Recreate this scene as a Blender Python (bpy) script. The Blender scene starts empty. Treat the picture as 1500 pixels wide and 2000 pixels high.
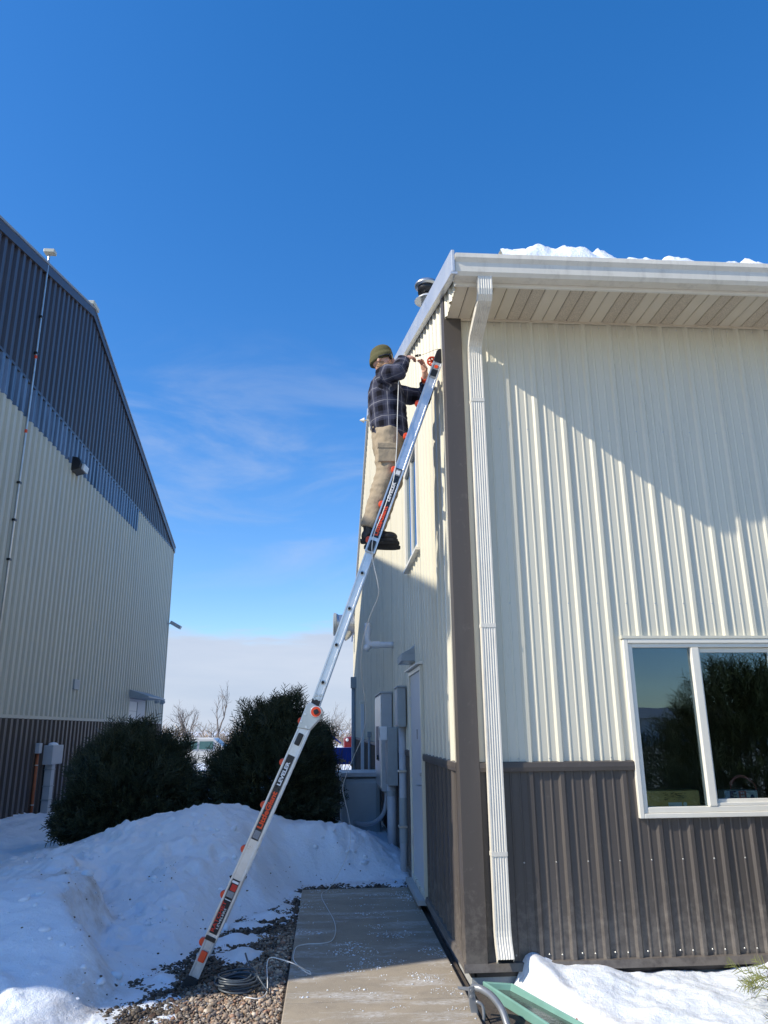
import bpy, math, random
import numpy as np
from mathutils import Vector, Matrix, noise
random.seed(7); rng = np.random.default_rng(7)
S = bpy.context.scene
COL = S.collection
R = math.radians

# ------------------------------------------------------------------ camera
cam_d = bpy.data.cameras.new('camera'); cam = bpy.data.objects.new('camera', cam_d); COL.objects.link(cam)
_p, _y, _r = R(16.154), R(4.283), R(-.565)
_f = Vector((math.sin(_y)*math.cos(_p), math.cos(_y)*math.cos(_p), math.sin(_p)))
_rt = Vector((math.cos(_y), -math.sin(_y), 0)); _up = _rt.cross(_f)
_r2 = _rt*math.cos(_r) + _up*math.sin(_r); _u2 = _up*math.cos(_r) - _rt*math.sin(_r)
cam.matrix_world = Matrix(((_r2.x, _u2.x, -_f.x, 0), (_r2.y, _u2.y, -_f.y, 0), (_r2.z, _u2.z, -_f.z, 1.7), (0, 0, 0, 1)))
cam_d.sensor_fit = 'VERTICAL'; cam_d.sensor_height = 36; cam_d.lens = 1467.5/2000*36
cam_d.clip_start = .05; cam_d.clip_end = 6000
S.camera = cam

# ------------------------------------------------------------------ sky, sun, exposure
SUN = Vector((1, .33, -.83)).normalized()
elev = math.asin(-SUN.z); azim = math.atan2(-SUN.x, -SUN.y)
W = bpy.data.worlds.new('World'); S.world = W; W.use_nodes = True
nt = W.node_tree; nt.nodes.clear()
def wn(t, **k):
    n = nt.nodes.new(t)
    for a, b in k.items(): setattr(n, a, b)
    return n
out = wn('ShaderNodeOutputWorld'); bg = wn('ShaderNodeBackground'); bg.inputs[1].default_value = .117
sky = wn('ShaderNodeTexSky', sky_type='NISHITA', sun_disc=False, sun_elevation=elev, sun_rotation=azim % (2*math.pi))
sky.altitude = 300; sky.air_density = 1.0; sky.dust_density = .3; sky.ozone_density = 4.0
tc = wn('ShaderNodeTexCoord'); sep = wn('ShaderNodeSeparateXYZ'); nt.links.new(tc.outputs['Generated'], sep.inputs[0])
mp = wn('ShaderNodeMapping'); mp.inputs['Scale'].default_value = (1, 1, 3.2); nt.links.new(tc.outputs['Generated'], mp.inputs[0])
n1 = wn('ShaderNodeTexNoise'); n1.inputs['Scale'].default_value = 4.2; n1.inputs['Detail'].default_value = 9; n1.inputs['Roughness'].default_value = .58; n1.inputs['Distortion'].default_value = .5
nt.links.new(mp.outputs[0], n1.inputs['Vector'])
def ramp(inp, a, b, lo=0., hi=1.):
    m = wn('ShaderNodeMapRange'); m.interpolation_type = 'SMOOTHSTEP'
    m.inputs[1].default_value = a; m.inputs[2].default_value = b; m.inputs[3].default_value = lo; m.inputs[4].default_value = hi
    nt.links.new(inp, m.inputs[0]); return m.outputs[0]
def mth(op, a, b):
    m = wn('ShaderNodeMath', operation=op)
    for i, x in enumerate((a, b)):
        if isinstance(x, (int, float)): m.inputs[i].default_value = x
        else: nt.links.new(x, m.inputs[i])
    return m.outputs[0]
z = sep.outputs[2]
cirrus = mth('MULTIPLY', ramp(n1.outputs[0], .44, .76, 0, .36), mth('MULTIPLY', ramp(z, .14, .24), ramp(z, .52, .36)))
mp2 = wn('ShaderNodeMapping'); mp2.inputs['Scale'].default_value = (1, 1, 6); nt.links.new(tc.outputs['Generated'], mp2.inputs[0])
n2 = wn('ShaderNodeTexNoise'); n2.inputs['Scale'].default_value = 3.0; n2.inputs['Detail'].default_value = 7; n2.inputs['Roughness'].default_value = .55
nt.links.new(mp2.outputs[0], n2.inputs['Vector'])
zed = mth('ADD', z, mth('MULTIPLY', mth('SUBTRACT', n2.outputs[0], .5), .13))
bank = mth('MULTIPLY', ramp(zed, .132, .112, 0, .95), ramp(sep.outputs[1], -.15, .45))
cl = mth('MAXIMUM', cirrus, bank)
n3 = wn('ShaderNodeMix', data_type='RGBA'); n3.inputs[6].default_value = (2.7, 3.5, 4.9, 1); n3.inputs[7].default_value = (5.2, 5.5, 6.2, 1)
nt.links.new(n2.outputs[0], n3.inputs[0])
mx = wn('ShaderNodeMix', data_type='RGBA'); nt.links.new(cl, mx.inputs[0]); hs = wn('ShaderNodeHueSaturation'); hs.inputs['Hue'].default_value = .511; hs.inputs['Saturation'].default_value = 1.32; hs.inputs['Value'].default_value = .168; nt.links.new(sky.outputs[0], hs.inputs['Color'])
gmn = wn('ShaderNodeGamma'); gmn.inputs[1].default_value = .85; nt.links.new(hs.outputs[0], gmn.inputs[0]); scl = wn('ShaderNodeVectorMath', operation='SCALE'); scl.inputs['Scale'].default_value = 8.4; nt.links.new(gmn.outputs[0], scl.inputs[0])
nt.links.new(scl.outputs[0], mx.inputs[6]); nt.links.new(n3.outputs[2], mx.inputs[7])
nt.links.new(mx.outputs[2], bg.inputs[0]); nt.links.new(bg.outputs[0], out.inputs[0])

sl = bpy.data.lights.new('sun', 'SUN'); sl.energy = 4.3; sl.angle = R(.55); sl.color = (1, .92, .77)
so = bpy.data.objects.new('sun', sl); COL.objects.link(so); so.rotation_euler = SUN.to_track_quat('-Z', 'Y').to_euler(); so.location = (-20, -6, 18)
S.view_settings.view_transform = 'Standard'; S.view_settings.look = 'None'; S.view_settings.exposure = .35; S.view_settings.gamma = 1
S.view_settings.use_curve_mapping = False

# ------------------------------------------------------------------ materials
MATS = {}
def mat(name, col, rough=.5, metal=0., var=.08, vscale=6., bump=0., bscale=60., spec=.5, dirt=None, dscale=3., damt=.35, stretch=(1, 1, 1), **kw):
    """principled material, colour broken up by two noises, optional relief and dirt patches"""
    m = bpy.data.materials.new(name); m.use_nodes = True; t = m.node_tree; b = t.nodes['Principled BSDF']
    b.inputs['Roughness'].default_value = rough; b.inputs['Metallic'].default_value = metal; b.inputs['Specular IOR Level'].default_value = spec
    for k, v in kw.items(): b.inputs[k].default_value = v
    t_c = t.nodes.new('ShaderNodeTexCoord'); ge = t.nodes.new('ShaderNodeNewGeometry')
    mpn = t.nodes.new('ShaderNodeMapping'); mpn.inputs['Scale'].default_value = stretch; t.links.new(ge.outputs['Position'], mpn.inputs[0])
    nz = t.nodes.new('ShaderNodeTexNoise'); nz.inputs['Scale'].default_value = vscale; nz.inputs['Detail'].default_value = 6; nz.inputs['Roughness'].default_value = .6
    t.links.new(mpn.outputs[0], nz.inputs['Vector'])
    mr = t.nodes.new('ShaderNodeMapRange'); mr.inputs[1].default_value = .3; mr.inputs[2].default_value = .7; mr.inputs[3].default_value = 1-var; mr.inputs[4].default_value = 1+var
    t.links.new(nz.outputs[0], mr.inputs[0])
    mu = t.nodes.new('ShaderNodeMix'); mu.data_type = 'RGBA'; mu.blend_type = 'MULTIPLY'; mu.inputs[0].default_value = 1
    mu.inputs[6].default_value = (*col, 1); t.links.new(mr.outputs[0], mu.inputs[7])
    c = mu.outputs[2]
    if dirt:
        nd = t.nodes.new('ShaderNodeTexNoise'); nd.inputs['Scale'].default_value = dscale; nd.inputs['Detail'].default_value = 8; nd.inputs['Roughness'].default_value = .65
        t.links.new(mpn.outputs[0], nd.inputs['Vector'])
        md = t.nodes.new('ShaderNodeMapRange'); md.inputs[1].default_value = .52; md.inputs[2].default_value = .75; md.inputs[4].default_value = damt
        t.links.new(nd.outputs[0], md.inputs[0])
        m2 = t.nodes.new('ShaderNodeMix'); m2.data_type = 'RGBA'; t.links.new(md.outputs[0], m2.inputs[0]); t.links.new(c, m2.inputs[6]); m2.inputs[7].default_value = (*dirt, 1)
        c = m2.outputs[2]
    t.links.new(c, b.inputs['Base Color'])
    rr = t.nodes.new('ShaderNodeMapRange'); rr.inputs[1].default_value = .3; rr.inputs[2].default_value = .7; rr.inputs[3].default_value = max(.02, rough-.07); rr.inputs[4].default_value = min(1, rough+.07)
    t.links.new(nz.outputs[0], rr.inputs[0]); t.links.new(rr.outputs[0], b.inputs['Roughness'])
    if bump:
        nb = t.nodes.new('ShaderNodeTexNoise'); nb.inputs['Scale'].default_value = bscale; nb.inputs['Detail'].default_value = 5
        t.links.new(mpn.outputs[0], nb.inputs['Vector'])
        bp = t.nodes.new('ShaderNodeBump'); bp.inputs['Strength'].default_value = 1; bp.inputs['Distance'].default_value = bump
        t.links.new(nb.outputs[0], bp.inputs['Height']); t.links.new(bp.outputs[0], b.inputs['Normal'])
    MATS[name] = m; return m
def splash(m, col, z0, z1, amt):
    t = m.node_tree; b = t.nodes['Principled BSDF']; src = b.inputs['Base Color'].links[0].from_socket; ge = t.nodes.new('ShaderNodeNewGeometry'); sx = t.nodes.new('ShaderNodeSeparateXYZ'); t.links.new(ge.outputs['Position'], sx.inputs[0])
    nz = t.nodes.new('ShaderNodeTexNoise'); nz.inputs['Scale'].default_value = 16; nz.inputs['Detail'].default_value = 8; nz.inputs['Roughness'].default_value = .7; t.links.new(ge.outputs['Position'], nz.inputs['Vector'])
    a = t.nodes.new('ShaderNodeMapRange'); a.inputs[1].default_value = z0; a.inputs[2].default_value = z1; a.inputs[3].default_value = .30; a.inputs[4].default_value = 0; t.links.new(sx.outputs[2], a.inputs[0])
    ad = t.nodes.new('ShaderNodeMath'); ad.operation = 'ADD'; t.links.new(nz.outputs[0], ad.inputs[0]); t.links.new(a.outputs[0], ad.inputs[1])
    r = t.nodes.new('ShaderNodeMapRange'); r.inputs[1].default_value = .60; r.inputs[2].default_value = .85; r.inputs[4].default_value = amt; t.links.new(ad.outputs[0], r.inputs[0])
    mx_ = t.nodes.new('ShaderNodeMix'); mx_.data_type = 'RGBA'; t.links.new(r.outputs[0], mx_.inputs[0]); t.links.new(src, mx_.inputs[6]); mx_.inputs[7].default_value = (*col, 1); t.links.new(mx_.outputs[2], b.inputs['Base Color'])
V1 = (1, 1, .15)
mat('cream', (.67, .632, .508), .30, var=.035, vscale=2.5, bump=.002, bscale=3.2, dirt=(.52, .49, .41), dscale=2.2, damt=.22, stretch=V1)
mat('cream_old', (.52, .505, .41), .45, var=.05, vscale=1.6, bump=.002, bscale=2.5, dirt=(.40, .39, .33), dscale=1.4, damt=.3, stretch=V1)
mat('brown', (.080, .068, .060), .5, var=.06, vscale=3, bump=.0015, bscale=4, dirt=(.17, .145, .125), dscale=5, damt=.25, stretch=V1)
splash(MATS['brown'], (.20, .175, .15), .15, .75, .6)
mat('brown_dark', (.055, .043, .038), .42, var=.08, vscale=2, bump=.0015, bscale=3, stretch=V1)
mat('charcoal_panel', (.05, .046, .056), .35, var=.08, vscale=2, stretch=V1)
mat('white_paint', (.76, .72, .64), .42, var=.03, vscale=9, dirt=(.5, .47, .4), dscale=8, damt=.18)
mat('white_old', (.74, .70, .61), .5, var=.05, vscale=12, dirt=(.36, .33, .28), dscale=11, damt=.45, stretch=(1, 1, .3))
mat('vinyl', (.78, .74, .64), .35, var=.02, vscale=8)
mat('rake_metal', (.62, .64, .66), .33, .35, var=.05, vscale=3)
mat('soffit', (.68, .60, .47), .5, var=.04, vscale=5)
mat('galv', (.52, .53, .53), .35, .85, var=.12, vscale=9)
mat('alu', (.70, .71, .73), .34, .75, var=.1, vscale=14, dirt=(.5, .5, .5), dscale=30, damt=.35)
mat('alu_dull', (.52, .53, .54), .5, .7, var=.15, vscale=20)
mat('black_plastic', (.014, .014, .016), .4, var=.2, vscale=30)
mat('rubber', (.02, .02, .02), .8, var=.25, vscale=40)
mat('orange', (.75, .07, .015), .4, var=.06, vscale=25)
mat('label_black', (.012, .014, .02), .3, var=.05)
mat('label_white', (.75, .75, .75), .4, var=.02)
mat('label_grey', (.22, .23, .25), .4, var=.2, vscale=150)
mat('label_orange', (.80, .075, .015), .4, var=.02)
mat('label_red', (.55, .03, .02), .4, var=.05)
mat('util_grey', (.30, .34, .36), .45, var=.06, vscale=7, dirt=(.2, .21, .21), dscale=6, damt=.3)
mat('util_mid', (.38, .42, .44), .4, var=.06, vscale=5)
mat('util_light', (.46, .48, .50), .45, var=.05, vscale=7)
mat('pvc_grey', (.46, .48, .51), .45, var=.05, vscale=9, dirt=(.3, .29, .27), dscale=8, damt=.3)
mat('pvc_white', (.74, .75, .76), .4, var=.04, vscale=9)
mat('door_paint', (.58, .60, .63), .45, var=.04, vscale=4)
mat('concrete', (.40, .345, .265), .85, var=.13, vscale=5, bump=.004, bscale=240, dirt=(.27, .25, .22), dscale=2.2, damt=.6)
mat('foundation', (.42, .43, .43), .85, var=.1, vscale=6, bump=.003, bscale=90)
mat('bounce_lot', (.34, .30, .24), .9, var=.15, vscale=3, bump=.004, bscale=120)  # warm tan, picked for the light it bounces onto the front wall
mat('soil', (.07, .055, .045), .95, var=.3, vscale=14, bump=.01, bscale=50)
mat('cord', (.72, .71, .68), .5, var=.05)
mat('cord_dark', (.065, .08, .095), .38, var=.1, vscale=30)
mat('bark', (.12, .09, .07), .9, var=.3, vscale=25, bump=.004, bscale=60)
mat('twig', (.16, .125, .10), .9, var=.25, vscale=8)
mat('drygrass', (.32, .25, .16), .95, var=.3, vscale=2)
mat('splash_green', (.17, .34, .29), .5, var=.08, vscale=9, dirt=(.2, .3, .27), dscale=12, damt=.4)
mat('rust_orange', (.36, .10, .035), .6, var=.2, vscale=10)
mat('gunmetal', (.27, .28, .29), .38, .4, var=.08, vscale=15)
mat('hole_black', (.006, .006, .006), .9, var=.1)
mat('room_beige', (.36, .32, .2), .8, var=.05)
mat('cardboard', (.66, .47, .15), .8, var=.1, vscale=14, dirt=(.22, .13, .03), dscale=9, damt=.4)
mat('carton_pale', (.66, .76, .70), .55, var=.04)
mat('carton_blue', (.42, .58, .72), .55, var=.04)
mat('carton_navy', (.03, .05, .13), .5, var=.05)
mat('carton_red', (.55, .17, .13), .5, var=.1)
mat('paper_blue', (.28, .50, .62), .6, var=.05)
mat('skin', (.60, .34, .25), .5, var=.12, vscale=60, **{'Subsurface Weight': .08})
mat('beard', (.36, .22, .13), .85, var=.4, vscale=160, bump=.004, bscale=300)
mat('beanie', (.095, .09, .038), .95, var=.2, vscale=60, bump=.002, bscale=260)
mat('khaki', (.33, .265, .185), .9, var=.12, vscale=18, bump=.006, bscale=26)
mat('boot', (.010, .010, .011), .5, var=.3, vscale=40)
mat('lens', (.01, .008, .006), .08, var=.05)
mat('truck_blue', (.012, .05, .36), .35, var=.1)
mat('truck_red', (.16, .012, .014), .35, var=.1)
mat('van_white', (.66, .67, .66), .4, var=.05)
mat('van_glass', (.10, .20, .20), .1, var=.05)
mat('roof_grey', (.25, .26, .27), .5, var=.08)
mat('lamp_lens', (.62, .64, .64), .25, var=.04)
mat('stain', (.10, .085, .07), .9, var=.3, vscale=40)
mat('redstone', (.26, .10, .07), .9, var=.3, vscale=40)

def attr_mat(name, rough, attr='Col', bump=0, sss=0, twosided=0):
    m = bpy.data.materials.new(name); m.use_nodes = True; t = m.node_tree; b = t.nodes['Principled BSDF']
    a = t.nodes.new('ShaderNodeAttribute'); a.attribute_name = attr
    t.links.new(a.outputs['Color'], b.inputs['Base Color']); b.inputs['Roughness'].default_value = rough
    b.inputs['Specular IOR Level'].default_value = .3
    MATS[name] = m; return m
def walk_material():
    m = bpy.data.materials.new('walk_concrete'); m.use_nodes = True; t = m.node_tree; b = t.nodes['Principled BSDF']; b.inputs['Roughness'].default_value = .85; b.inputs['Specular IOR Level'].default_value = .3
    ge = t.nodes.new('ShaderNodeNewGeometry')
    def nz(s, st=(1, 1, 1), d=7, r=.62):
        mpn = t.nodes.new('ShaderNodeMapping'); mpn.inputs['Scale'].default_value = st; t.links.new(ge.outputs['Position'], mpn.inputs[0])
        n = t.nodes.new('ShaderNodeTexNoise'); n.inputs['Scale'].default_value = s; n.inputs['Detail'].default_value = d; n.inputs['Roughness'].default_value = r; t.links.new(mpn.outputs[0], n.inputs['Vector']); return n.outputs[0]
    def mr(i, a, bb, lo, hi):
        n = t.nodes.new('ShaderNodeMapRange'); n.inputs[1].default_value = a; n.inputs[2].default_value = bb; n.inputs[3].default_value = lo; n.inputs[4].default_value = hi; t.links.new(i, n.inputs[0]); return n.outputs[0]
    def mix(f, a, bb, mode='MIX'):
        n = t.nodes.new('ShaderNodeMix'); n.data_type = 'RGBA'; n.blend_type = mode
        for k, v in ((0, f), (6, a), (7, bb)):
            if isinstance(v, (int, float)): n.inputs[k].default_value = v
            elif isinstance(v, tuple): n.inputs[k].default_value = (*v, 1)
            else: t.links.new(v, n.inputs[k])
        return n.outputs[2]
    c = mix(mr(nz(1.7), .35, .68, 0, 1), (.40, .335, .25), (.30, .26, .205))
    c = mix(mr(nz(6, (1, 1, 1), 8, .7), .50, .72, 0, .55), c, (.22, .19, .155))
    c = mix(mr(nz(170, (1, 1, 1), 3, .7), .56, .70, 0, .8), c, (.52, .46, .37)); c = mix(mr(nz(210, (1, 1.2, 1), 3, .7), .58, .70, 0, .7), c, (.17, .145, .12))
    fr = t.nodes.new('ShaderNodeMath'); fr.operation = 'MULTIPLY'; t.links.new(mr(nz(1.5, (.8, 3.0, 1), 6, .6), .50, .66, 0, 1), fr.inputs[0]); t.links.new(mr(nz(38, (.6, 1.6, 1), 5, .75), .42, .60, 0, .9), fr.inputs[1])
    c = mix(fr.outputs[0], c, (.68, .68, .68)); t.links.new(c, b.inputs['Base Color'])
    bp = t.nodes.new('ShaderNodeBump'); bp.inputs['Distance'].default_value = .004; t.links.new(nz(150, (1, 1, 1), 4, .7), bp.inputs['Height']); t.links.new(bp.outputs[0], b.inputs['Normal']); MATS['walk_concrete'] = m
walk_material()
attr_mat('pebble', .6); attr_mat('needle', .45)

def snow_material():
    m = bpy.data.materials.new('snow'); m.use_nodes = True; t = m.node_tree; b = t.nodes['Principled BSDF']
    b.inputs['Roughness'].default_value = .55; b.inputs['Specular IOR Level'].default_value = .3
    b.inputs['Subsurface Weight'].default_value = .25; b.inputs['Subsurface Radius'].default_value = (.03, .035, .045); b.inputs['Subsurface Scale'].default_value = .5
    ge = t.nodes.new('ShaderNodeNewGeometry')
    def nz(s, d=6, r=.6):
        n = t.nodes.new('ShaderNodeTexNoise'); n.inputs['Scale'].default_value = s; n.inputs['Detail'].default_value = d; n.inputs['Roughness'].default_value = r
        t.links.new(ge.outputs['Position'], n.inputs['Vector']); return n.outputs[0]
    def mr(i, a, bb, lo, hi):
        n = t.nodes.new('ShaderNodeMapRange'); n.inputs[1].default_value = a; n.inputs[2].default_value = bb; n.inputs[3].default_value = lo; n.inputs[4].default_value = hi
        t.links.new(i, n.inputs[0]); return n.outputs[0]
    at = t.nodes.new('ShaderNodeAttribute'); at.attribute_name = 'dirt'
    mul = t.nodes.new('ShaderNodeMath'); mul.operation = 'MULTIPLY'; t.links.new(at.outputs['Fac'], mul.inputs[0]); t.links.new(mr(nz(5, 8, .7), .38, .68, 0, 1), mul.inputs[1])
    sp = mr(nz(38, 4, .7), .70, .76, 0, .5)
    spm = t.nodes.new('ShaderNodeMath'); spm.operation = 'MULTIPLY'; t.links.new(sp, spm.inputs[0]); t.links.new(mr(nz(1.1, 3), .45, .62, 0, 1), spm.inputs[1])
    mxn = t.nodes.new('ShaderNodeMath'); mxn.operation = 'MAXIMUM'; t.links.new(mul.outputs[0], mxn.inputs[0]); t.links.new(spm.outputs[0], mxn.inputs[1])
    mc = t.nodes.new('ShaderNodeMix'); mc.data_type = 'RGBA'; mc.inputs[6].default_value = (.82, .87, .94, 1); mc.inputs[7].default_value = (.36, .29, .22, 1)
    t.links.new(mxn.outputs[0], mc.inputs[0]); t.links.new(mc.outputs[2], b.inputs['Base Color'])
    bp = t.nodes.new('ShaderNodeBump'); bp.inputs['Distance'].default_value = .018; bp.inputs['Strength'].default_value = .9
    ad = t.nodes.new('ShaderNodeMath'); ad.operation = 'ADD'; t.links.new(nz(22, 5, .65), ad.inputs[0])
    sc = t.nodes.new('ShaderNodeMath'); sc.operation = 'MULTIPLY'; sc.inputs[1].default_value = .35; t.links.new(nz(130, 3), sc.inputs[0]); t.links.new(sc.outputs[0], ad.inputs[1])
    t.links.new(ad.outputs[0], bp.inputs['Height']); t.links.new(bp.outputs[0], b.inputs['Normal'])
    MATS['snow'] = m
snow_material()

def glass_material(name='glass', tint=(.9, .95, .95), ior=1.75):
    m = bpy.data.materials.new(name); m.use_nodes = True; t = m.node_tree; t.nodes.clear()
    o = t.nodes.new('ShaderNodeOutputMaterial'); mx = t.nodes.new('ShaderNodeMixShader'); fr = t.nodes.new('ShaderNodeFresnel'); fr.inputs[0].default_value = ior
    tr = t.nodes.new('ShaderNodeBsdfTransparent'); tr.inputs[0].default_value = (*tint, 1); gl = t.nodes.new('ShaderNodeBsdfGlossy'); gl.inputs['Roughness'].default_value = .0; gl.inputs['Color'].default_value = (.66, .84, 1, 1)
    ge = t.nodes.new('ShaderNodeNewGeometry'); nz = t.nodes.new('ShaderNodeTexNoise'); nz.inputs['Scale'].default_value = 2.5; t.links.new(ge.outputs['Position'], nz.inputs['Vector'])
    bp = t.nodes.new('ShaderNodeBump'); bp.inputs['Distance'].default_value = .0006; t.links.new(nz.outputs[0], bp.inputs['Height']); t.links.new(bp.outputs[0], gl.inputs['Normal'])
    t.links.new(fr.outputs[0], mx.inputs[0]); t.links.new(tr.outputs[0], mx.inputs[1]); t.links.new(gl.outputs[0], mx.inputs[2]); t.links.new(mx.outputs[0], o.inputs[0])
    MATS[name] = m
glass_material(ior=1.85); glass_material('glass_dark', (.35, .4, .42), 2.2)
mat('polycarb', (.10, .14, .21), .22, var=.75, vscale=1.5, stretch=(1, 7, .25))

def plaid_material():
    m = bpy.data.materials.new('plaid'); m.use_nodes = True; t = m.node_tree; b = t.nodes['Principled BSDF']
    b.inputs['Roughness'].default_value = .95; b.inputs['Specular IOR Level'].default_value = .15
    uv = t.nodes.new('ShaderNodeUVMap'); sx = t.nodes.new('ShaderNodeSeparateXYZ'); t.links.new(uv.outputs[0], sx.inputs[0])
    def M(op, a, bb=None):
        n = t.nodes.new('ShaderNodeMath'); n.operation = op
        for i, x in enumerate((a, bb)):
            if x is None: continue
            if isinstance(x, (int, float)): n.inputs[i].default_value = x
            else: t.links.new(x, n.inputs[i])
        return n.outputs[0]
    def band(v, period, lo, hi):
        fr = M('FRACT', M('MULTIPLY', v, 1/period)); return M('MULTIPLY', M('GREATER_THAN', fr, lo), M('LESS_THAN', fr, hi))
    u, v = sx.outputs[0], sx.outputs[1]
    dark = M('ADD', band(u, .135, .05, .40), band(v, .135, .05, .40))
    mid = M('ADD', band(u, .135, .55, .85), band(v, .135, .55, .85))
    thin = M('MAXIMUM', band(u, .135, .68, .725), band(v, .135, .68, .725))
    c1 = t.nodes.new('ShaderNodeMix'); c1.data_type = 'RGBA'; c1.inputs[6].default_value = (.042, .046, .075, 1); c1.inputs[7].default_value = (.009, .009, .014, 1)
    t.links.new(M('MULTIPLY', dark, .5), c1.inputs[0])
    c2 = t.nodes.new('ShaderNodeMix'); c2.data_type = 'RGBA'; c2.inputs[7].default_value = (.085, .09, .135, 1); t.links.new(M('MULTIPLY', mid, .4), c2.inputs[0]); t.links.new(c1.outputs[2], c2.inputs[6])
    c3 = t.nodes.new('ShaderNodeMix'); c3.data_type = 'RGBA'; c3.inputs[7].default_value = (.26, .26, .29, 1); t.links.new(M('MULTIPLY', thin, .75), c3.inputs[0]); t.links.new(c2.outputs[2], c3.inputs[6])
    t.links.new(c3.outputs[2], b.inputs['Base Color']); MATS['plaid'] = m
plaid_material()

# ------------------------------------------------------------------ mesh helpers
def wloc(o):
    v = Vector((0, 0, 0))
    while o: v = v + Vector(o.location); o = o.parent
    return v
def tag(o, label=None, cat=None, group=None, kind=None):
    if label: o['label'] = label
    if cat: o['category'] = cat
    if group: o['group'] = group
    if kind: o['kind'] = kind
    return o
def empty(name, loc, label, cat, group=None):
    o = bpy.data.objects.new(name, None); COL.objects.link(o); o.location = loc; o.empty_display_size = .1
    return tag(o, label, cat, group)
class MB:
    def __init__(s): s.v = []; s.f = []; s.uv = []; s.m = []; s.cm = 0
    def add(s, vs, fs, uvs=None):
        n = len(s.v); s.v += [tuple(x) for x in vs]; s.f += [tuple(i+n for i in f) for f in fs]; s.m += [s.cm]*len(fs)
        s.uv += list(uvs) if uvs is not None else [(0, 0)]*len(vs); return s
    def box(s, x0, x1, y0, y1, z0, z1):
        return s.add([(x0, y0, z0), (x1, y0, z0), (x1, y1, z0), (x0, y1, z0), (x0, y0, z1), (x1, y0, z1), (x1, y1, z1), (x0, y1, z1)],
                     [(0, 3, 2, 1), (4, 5, 6, 7), (0, 1, 5, 4), (1, 2, 6, 5), (2, 3, 7, 6), (3, 0, 4, 7)])
    def prism(s, poly, to3, d0, d1):
        """poly: list of 2-d points; to3(u, v, d) -> 3-d point; extruded from d0 to d1"""
        n = len(poly); vs = [to3(u, v, d0) for u, v in poly] + [to3(u, v, d1) for u, v in poly]
        return s.add(vs, [tuple(range(n))[::-1], tuple(range(n, 2*n))] + [(i, (i+1) % n, n+(i+1) % n, n+i) for i in range(n)])
    def loft(s, rings, caps=True, closed=False, uvs=None):
        n = len(rings[0]); b = []
        for r in rings: b += [tuple(p) for p in r]
        fs = []; k = len(rings)
        for i in range(k if closed else k-1):
            for j in range(n):
                fs.append((i*n+j, i*n+(j+1) % n, ((i+1) % k)*n+(j+1) % n, ((i+1) % k)*n+j))
        if caps and not closed: fs += [tuple(range(n))[::-1], tuple(range((k-1)*n, k*n))]
        return s.add(b, fs, uvs)
    def tube(s, pts, r, n=8, caps=True):
        pts = [Vector(p) for p in pts]; rs = r if isinstance(r, (list, tuple)) else [r]*len(pts)
        up = None; rings = []
        for i, p in enumerate(pts):
            t = (pts[min(i+1, len(pts)-1)] - pts[max(i-1, 0)]).normalized()
            if up is None: up = Vector((0, 0, 1)) if abs(t.z) < .9 else Vector((1, 0, 0))
            a = up - t*up.dot(t)
            if a.length < 1e-5: a = t.orthogonal()
            a.normalize(); bb = t.cross(a); up = a
            rings.append([p + (a*math.cos(2*math.pi*j/n) + bb*math.sin(2*math.pi*j/n))*rs[i] for j in range(n)])
        return s.loft(rings, caps)
    def bar(s, a, b, w, h, up=(0, 0, 1)):
        a = Vector(a); b = Vector(b); t = (b-a).normalized(); u = Vector(up); u = (u-t*u.dot(t)).normalized(); q = t.cross(u)
        rg = [[p + q*sx*w/2 + u*sz*h/2 for sx, sz in ((-1, -1), (1, -1), (1, 1), (-1, 1))] for p in (a, b)]
        return s.loft(rg)
    def ell(s, c, r, n=12, k=8, ax=None):
        c = Vector(c); A = ax or (Vector((1, 0, 0)), Vector((0, 1, 0)), Vector((0, 0, 1)))
        rings = []
        for i in range(k+1):
            th = math.pi*(.02+.96*i/k); rings.append([c + A[0]*(r[0]*math.sin(th)*math.cos(2*math.pi*j/n)) + A[1]*(r[1]*math.sin(th)*math.sin(2*math.pi*j/n)) - A[2]*(r[2]*math.cos(th)) for j in range(n)])
        return s.loft(rings)
    def lathe(s, prof, c, n=24, axis=(0, 0, 1)):
        ax = Vector(axis).normalized(); a = ax.orthogonal().normalized(); b = ax.cross(a); c = Vector(c)
        return s.loft([[c + ax*h + (a*math.cos(2*math.pi*j/n) + b*math.sin(2*math.pi*j/n))*r for j in range(n)] for r, h in prof])
    def build(s, name, m, parent=None, smooth=False, bevel=0, uv=False, angle=None):
        me = bpy.data.meshes.new(name); P = np.array(s.v, dtype=float)
        lo, hi = P.min(0), P.max(0); org = (lo+hi)/2
        if parent is None: org[2] = lo[2]
        pl = wloc(parent) if parent else Vector((0, 0, 0))
        me.from_pydata((P-org).tolist(), [], s.f); 
        ms = m if isinstance(m, (list, tuple)) else [m]
        for q in ms: me.materials.append(MATS[q])
        if len(ms) > 1: me.polygons.foreach_set('material_index', s.m)
        if uv:
            ul = me.uv_layers.new(name='UVMap'); li = np.zeros(len(me.loops), dtype=np.int32); me.loops.foreach_get('vertex_index', li)
            ul.data.foreach_set('uv', np.array(s.uv, dtype=np.float32)[li].ravel())
        if smooth: me.polygons.foreach_set('use_smooth', [True]*len(me.polygons))
        me.update()
        o = bpy.data.objects.new(name, me); COL.objects.link(o); o.parent = parent; o.location = Vector(org)-pl
        if bevel:
            bm = o.modifiers.new('bevel', 'BEVEL'); bm.width = bevel; bm.segments = 2; bm.limit_method = 'ANGLE'
        if angle is not None:
            bpy.context.view_layer  # flat by default; smooth by angle through edge split
            es = o.modifiers.new('split', 'EDGE_SPLIT'); es.split_angle = angle
        return o
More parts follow.
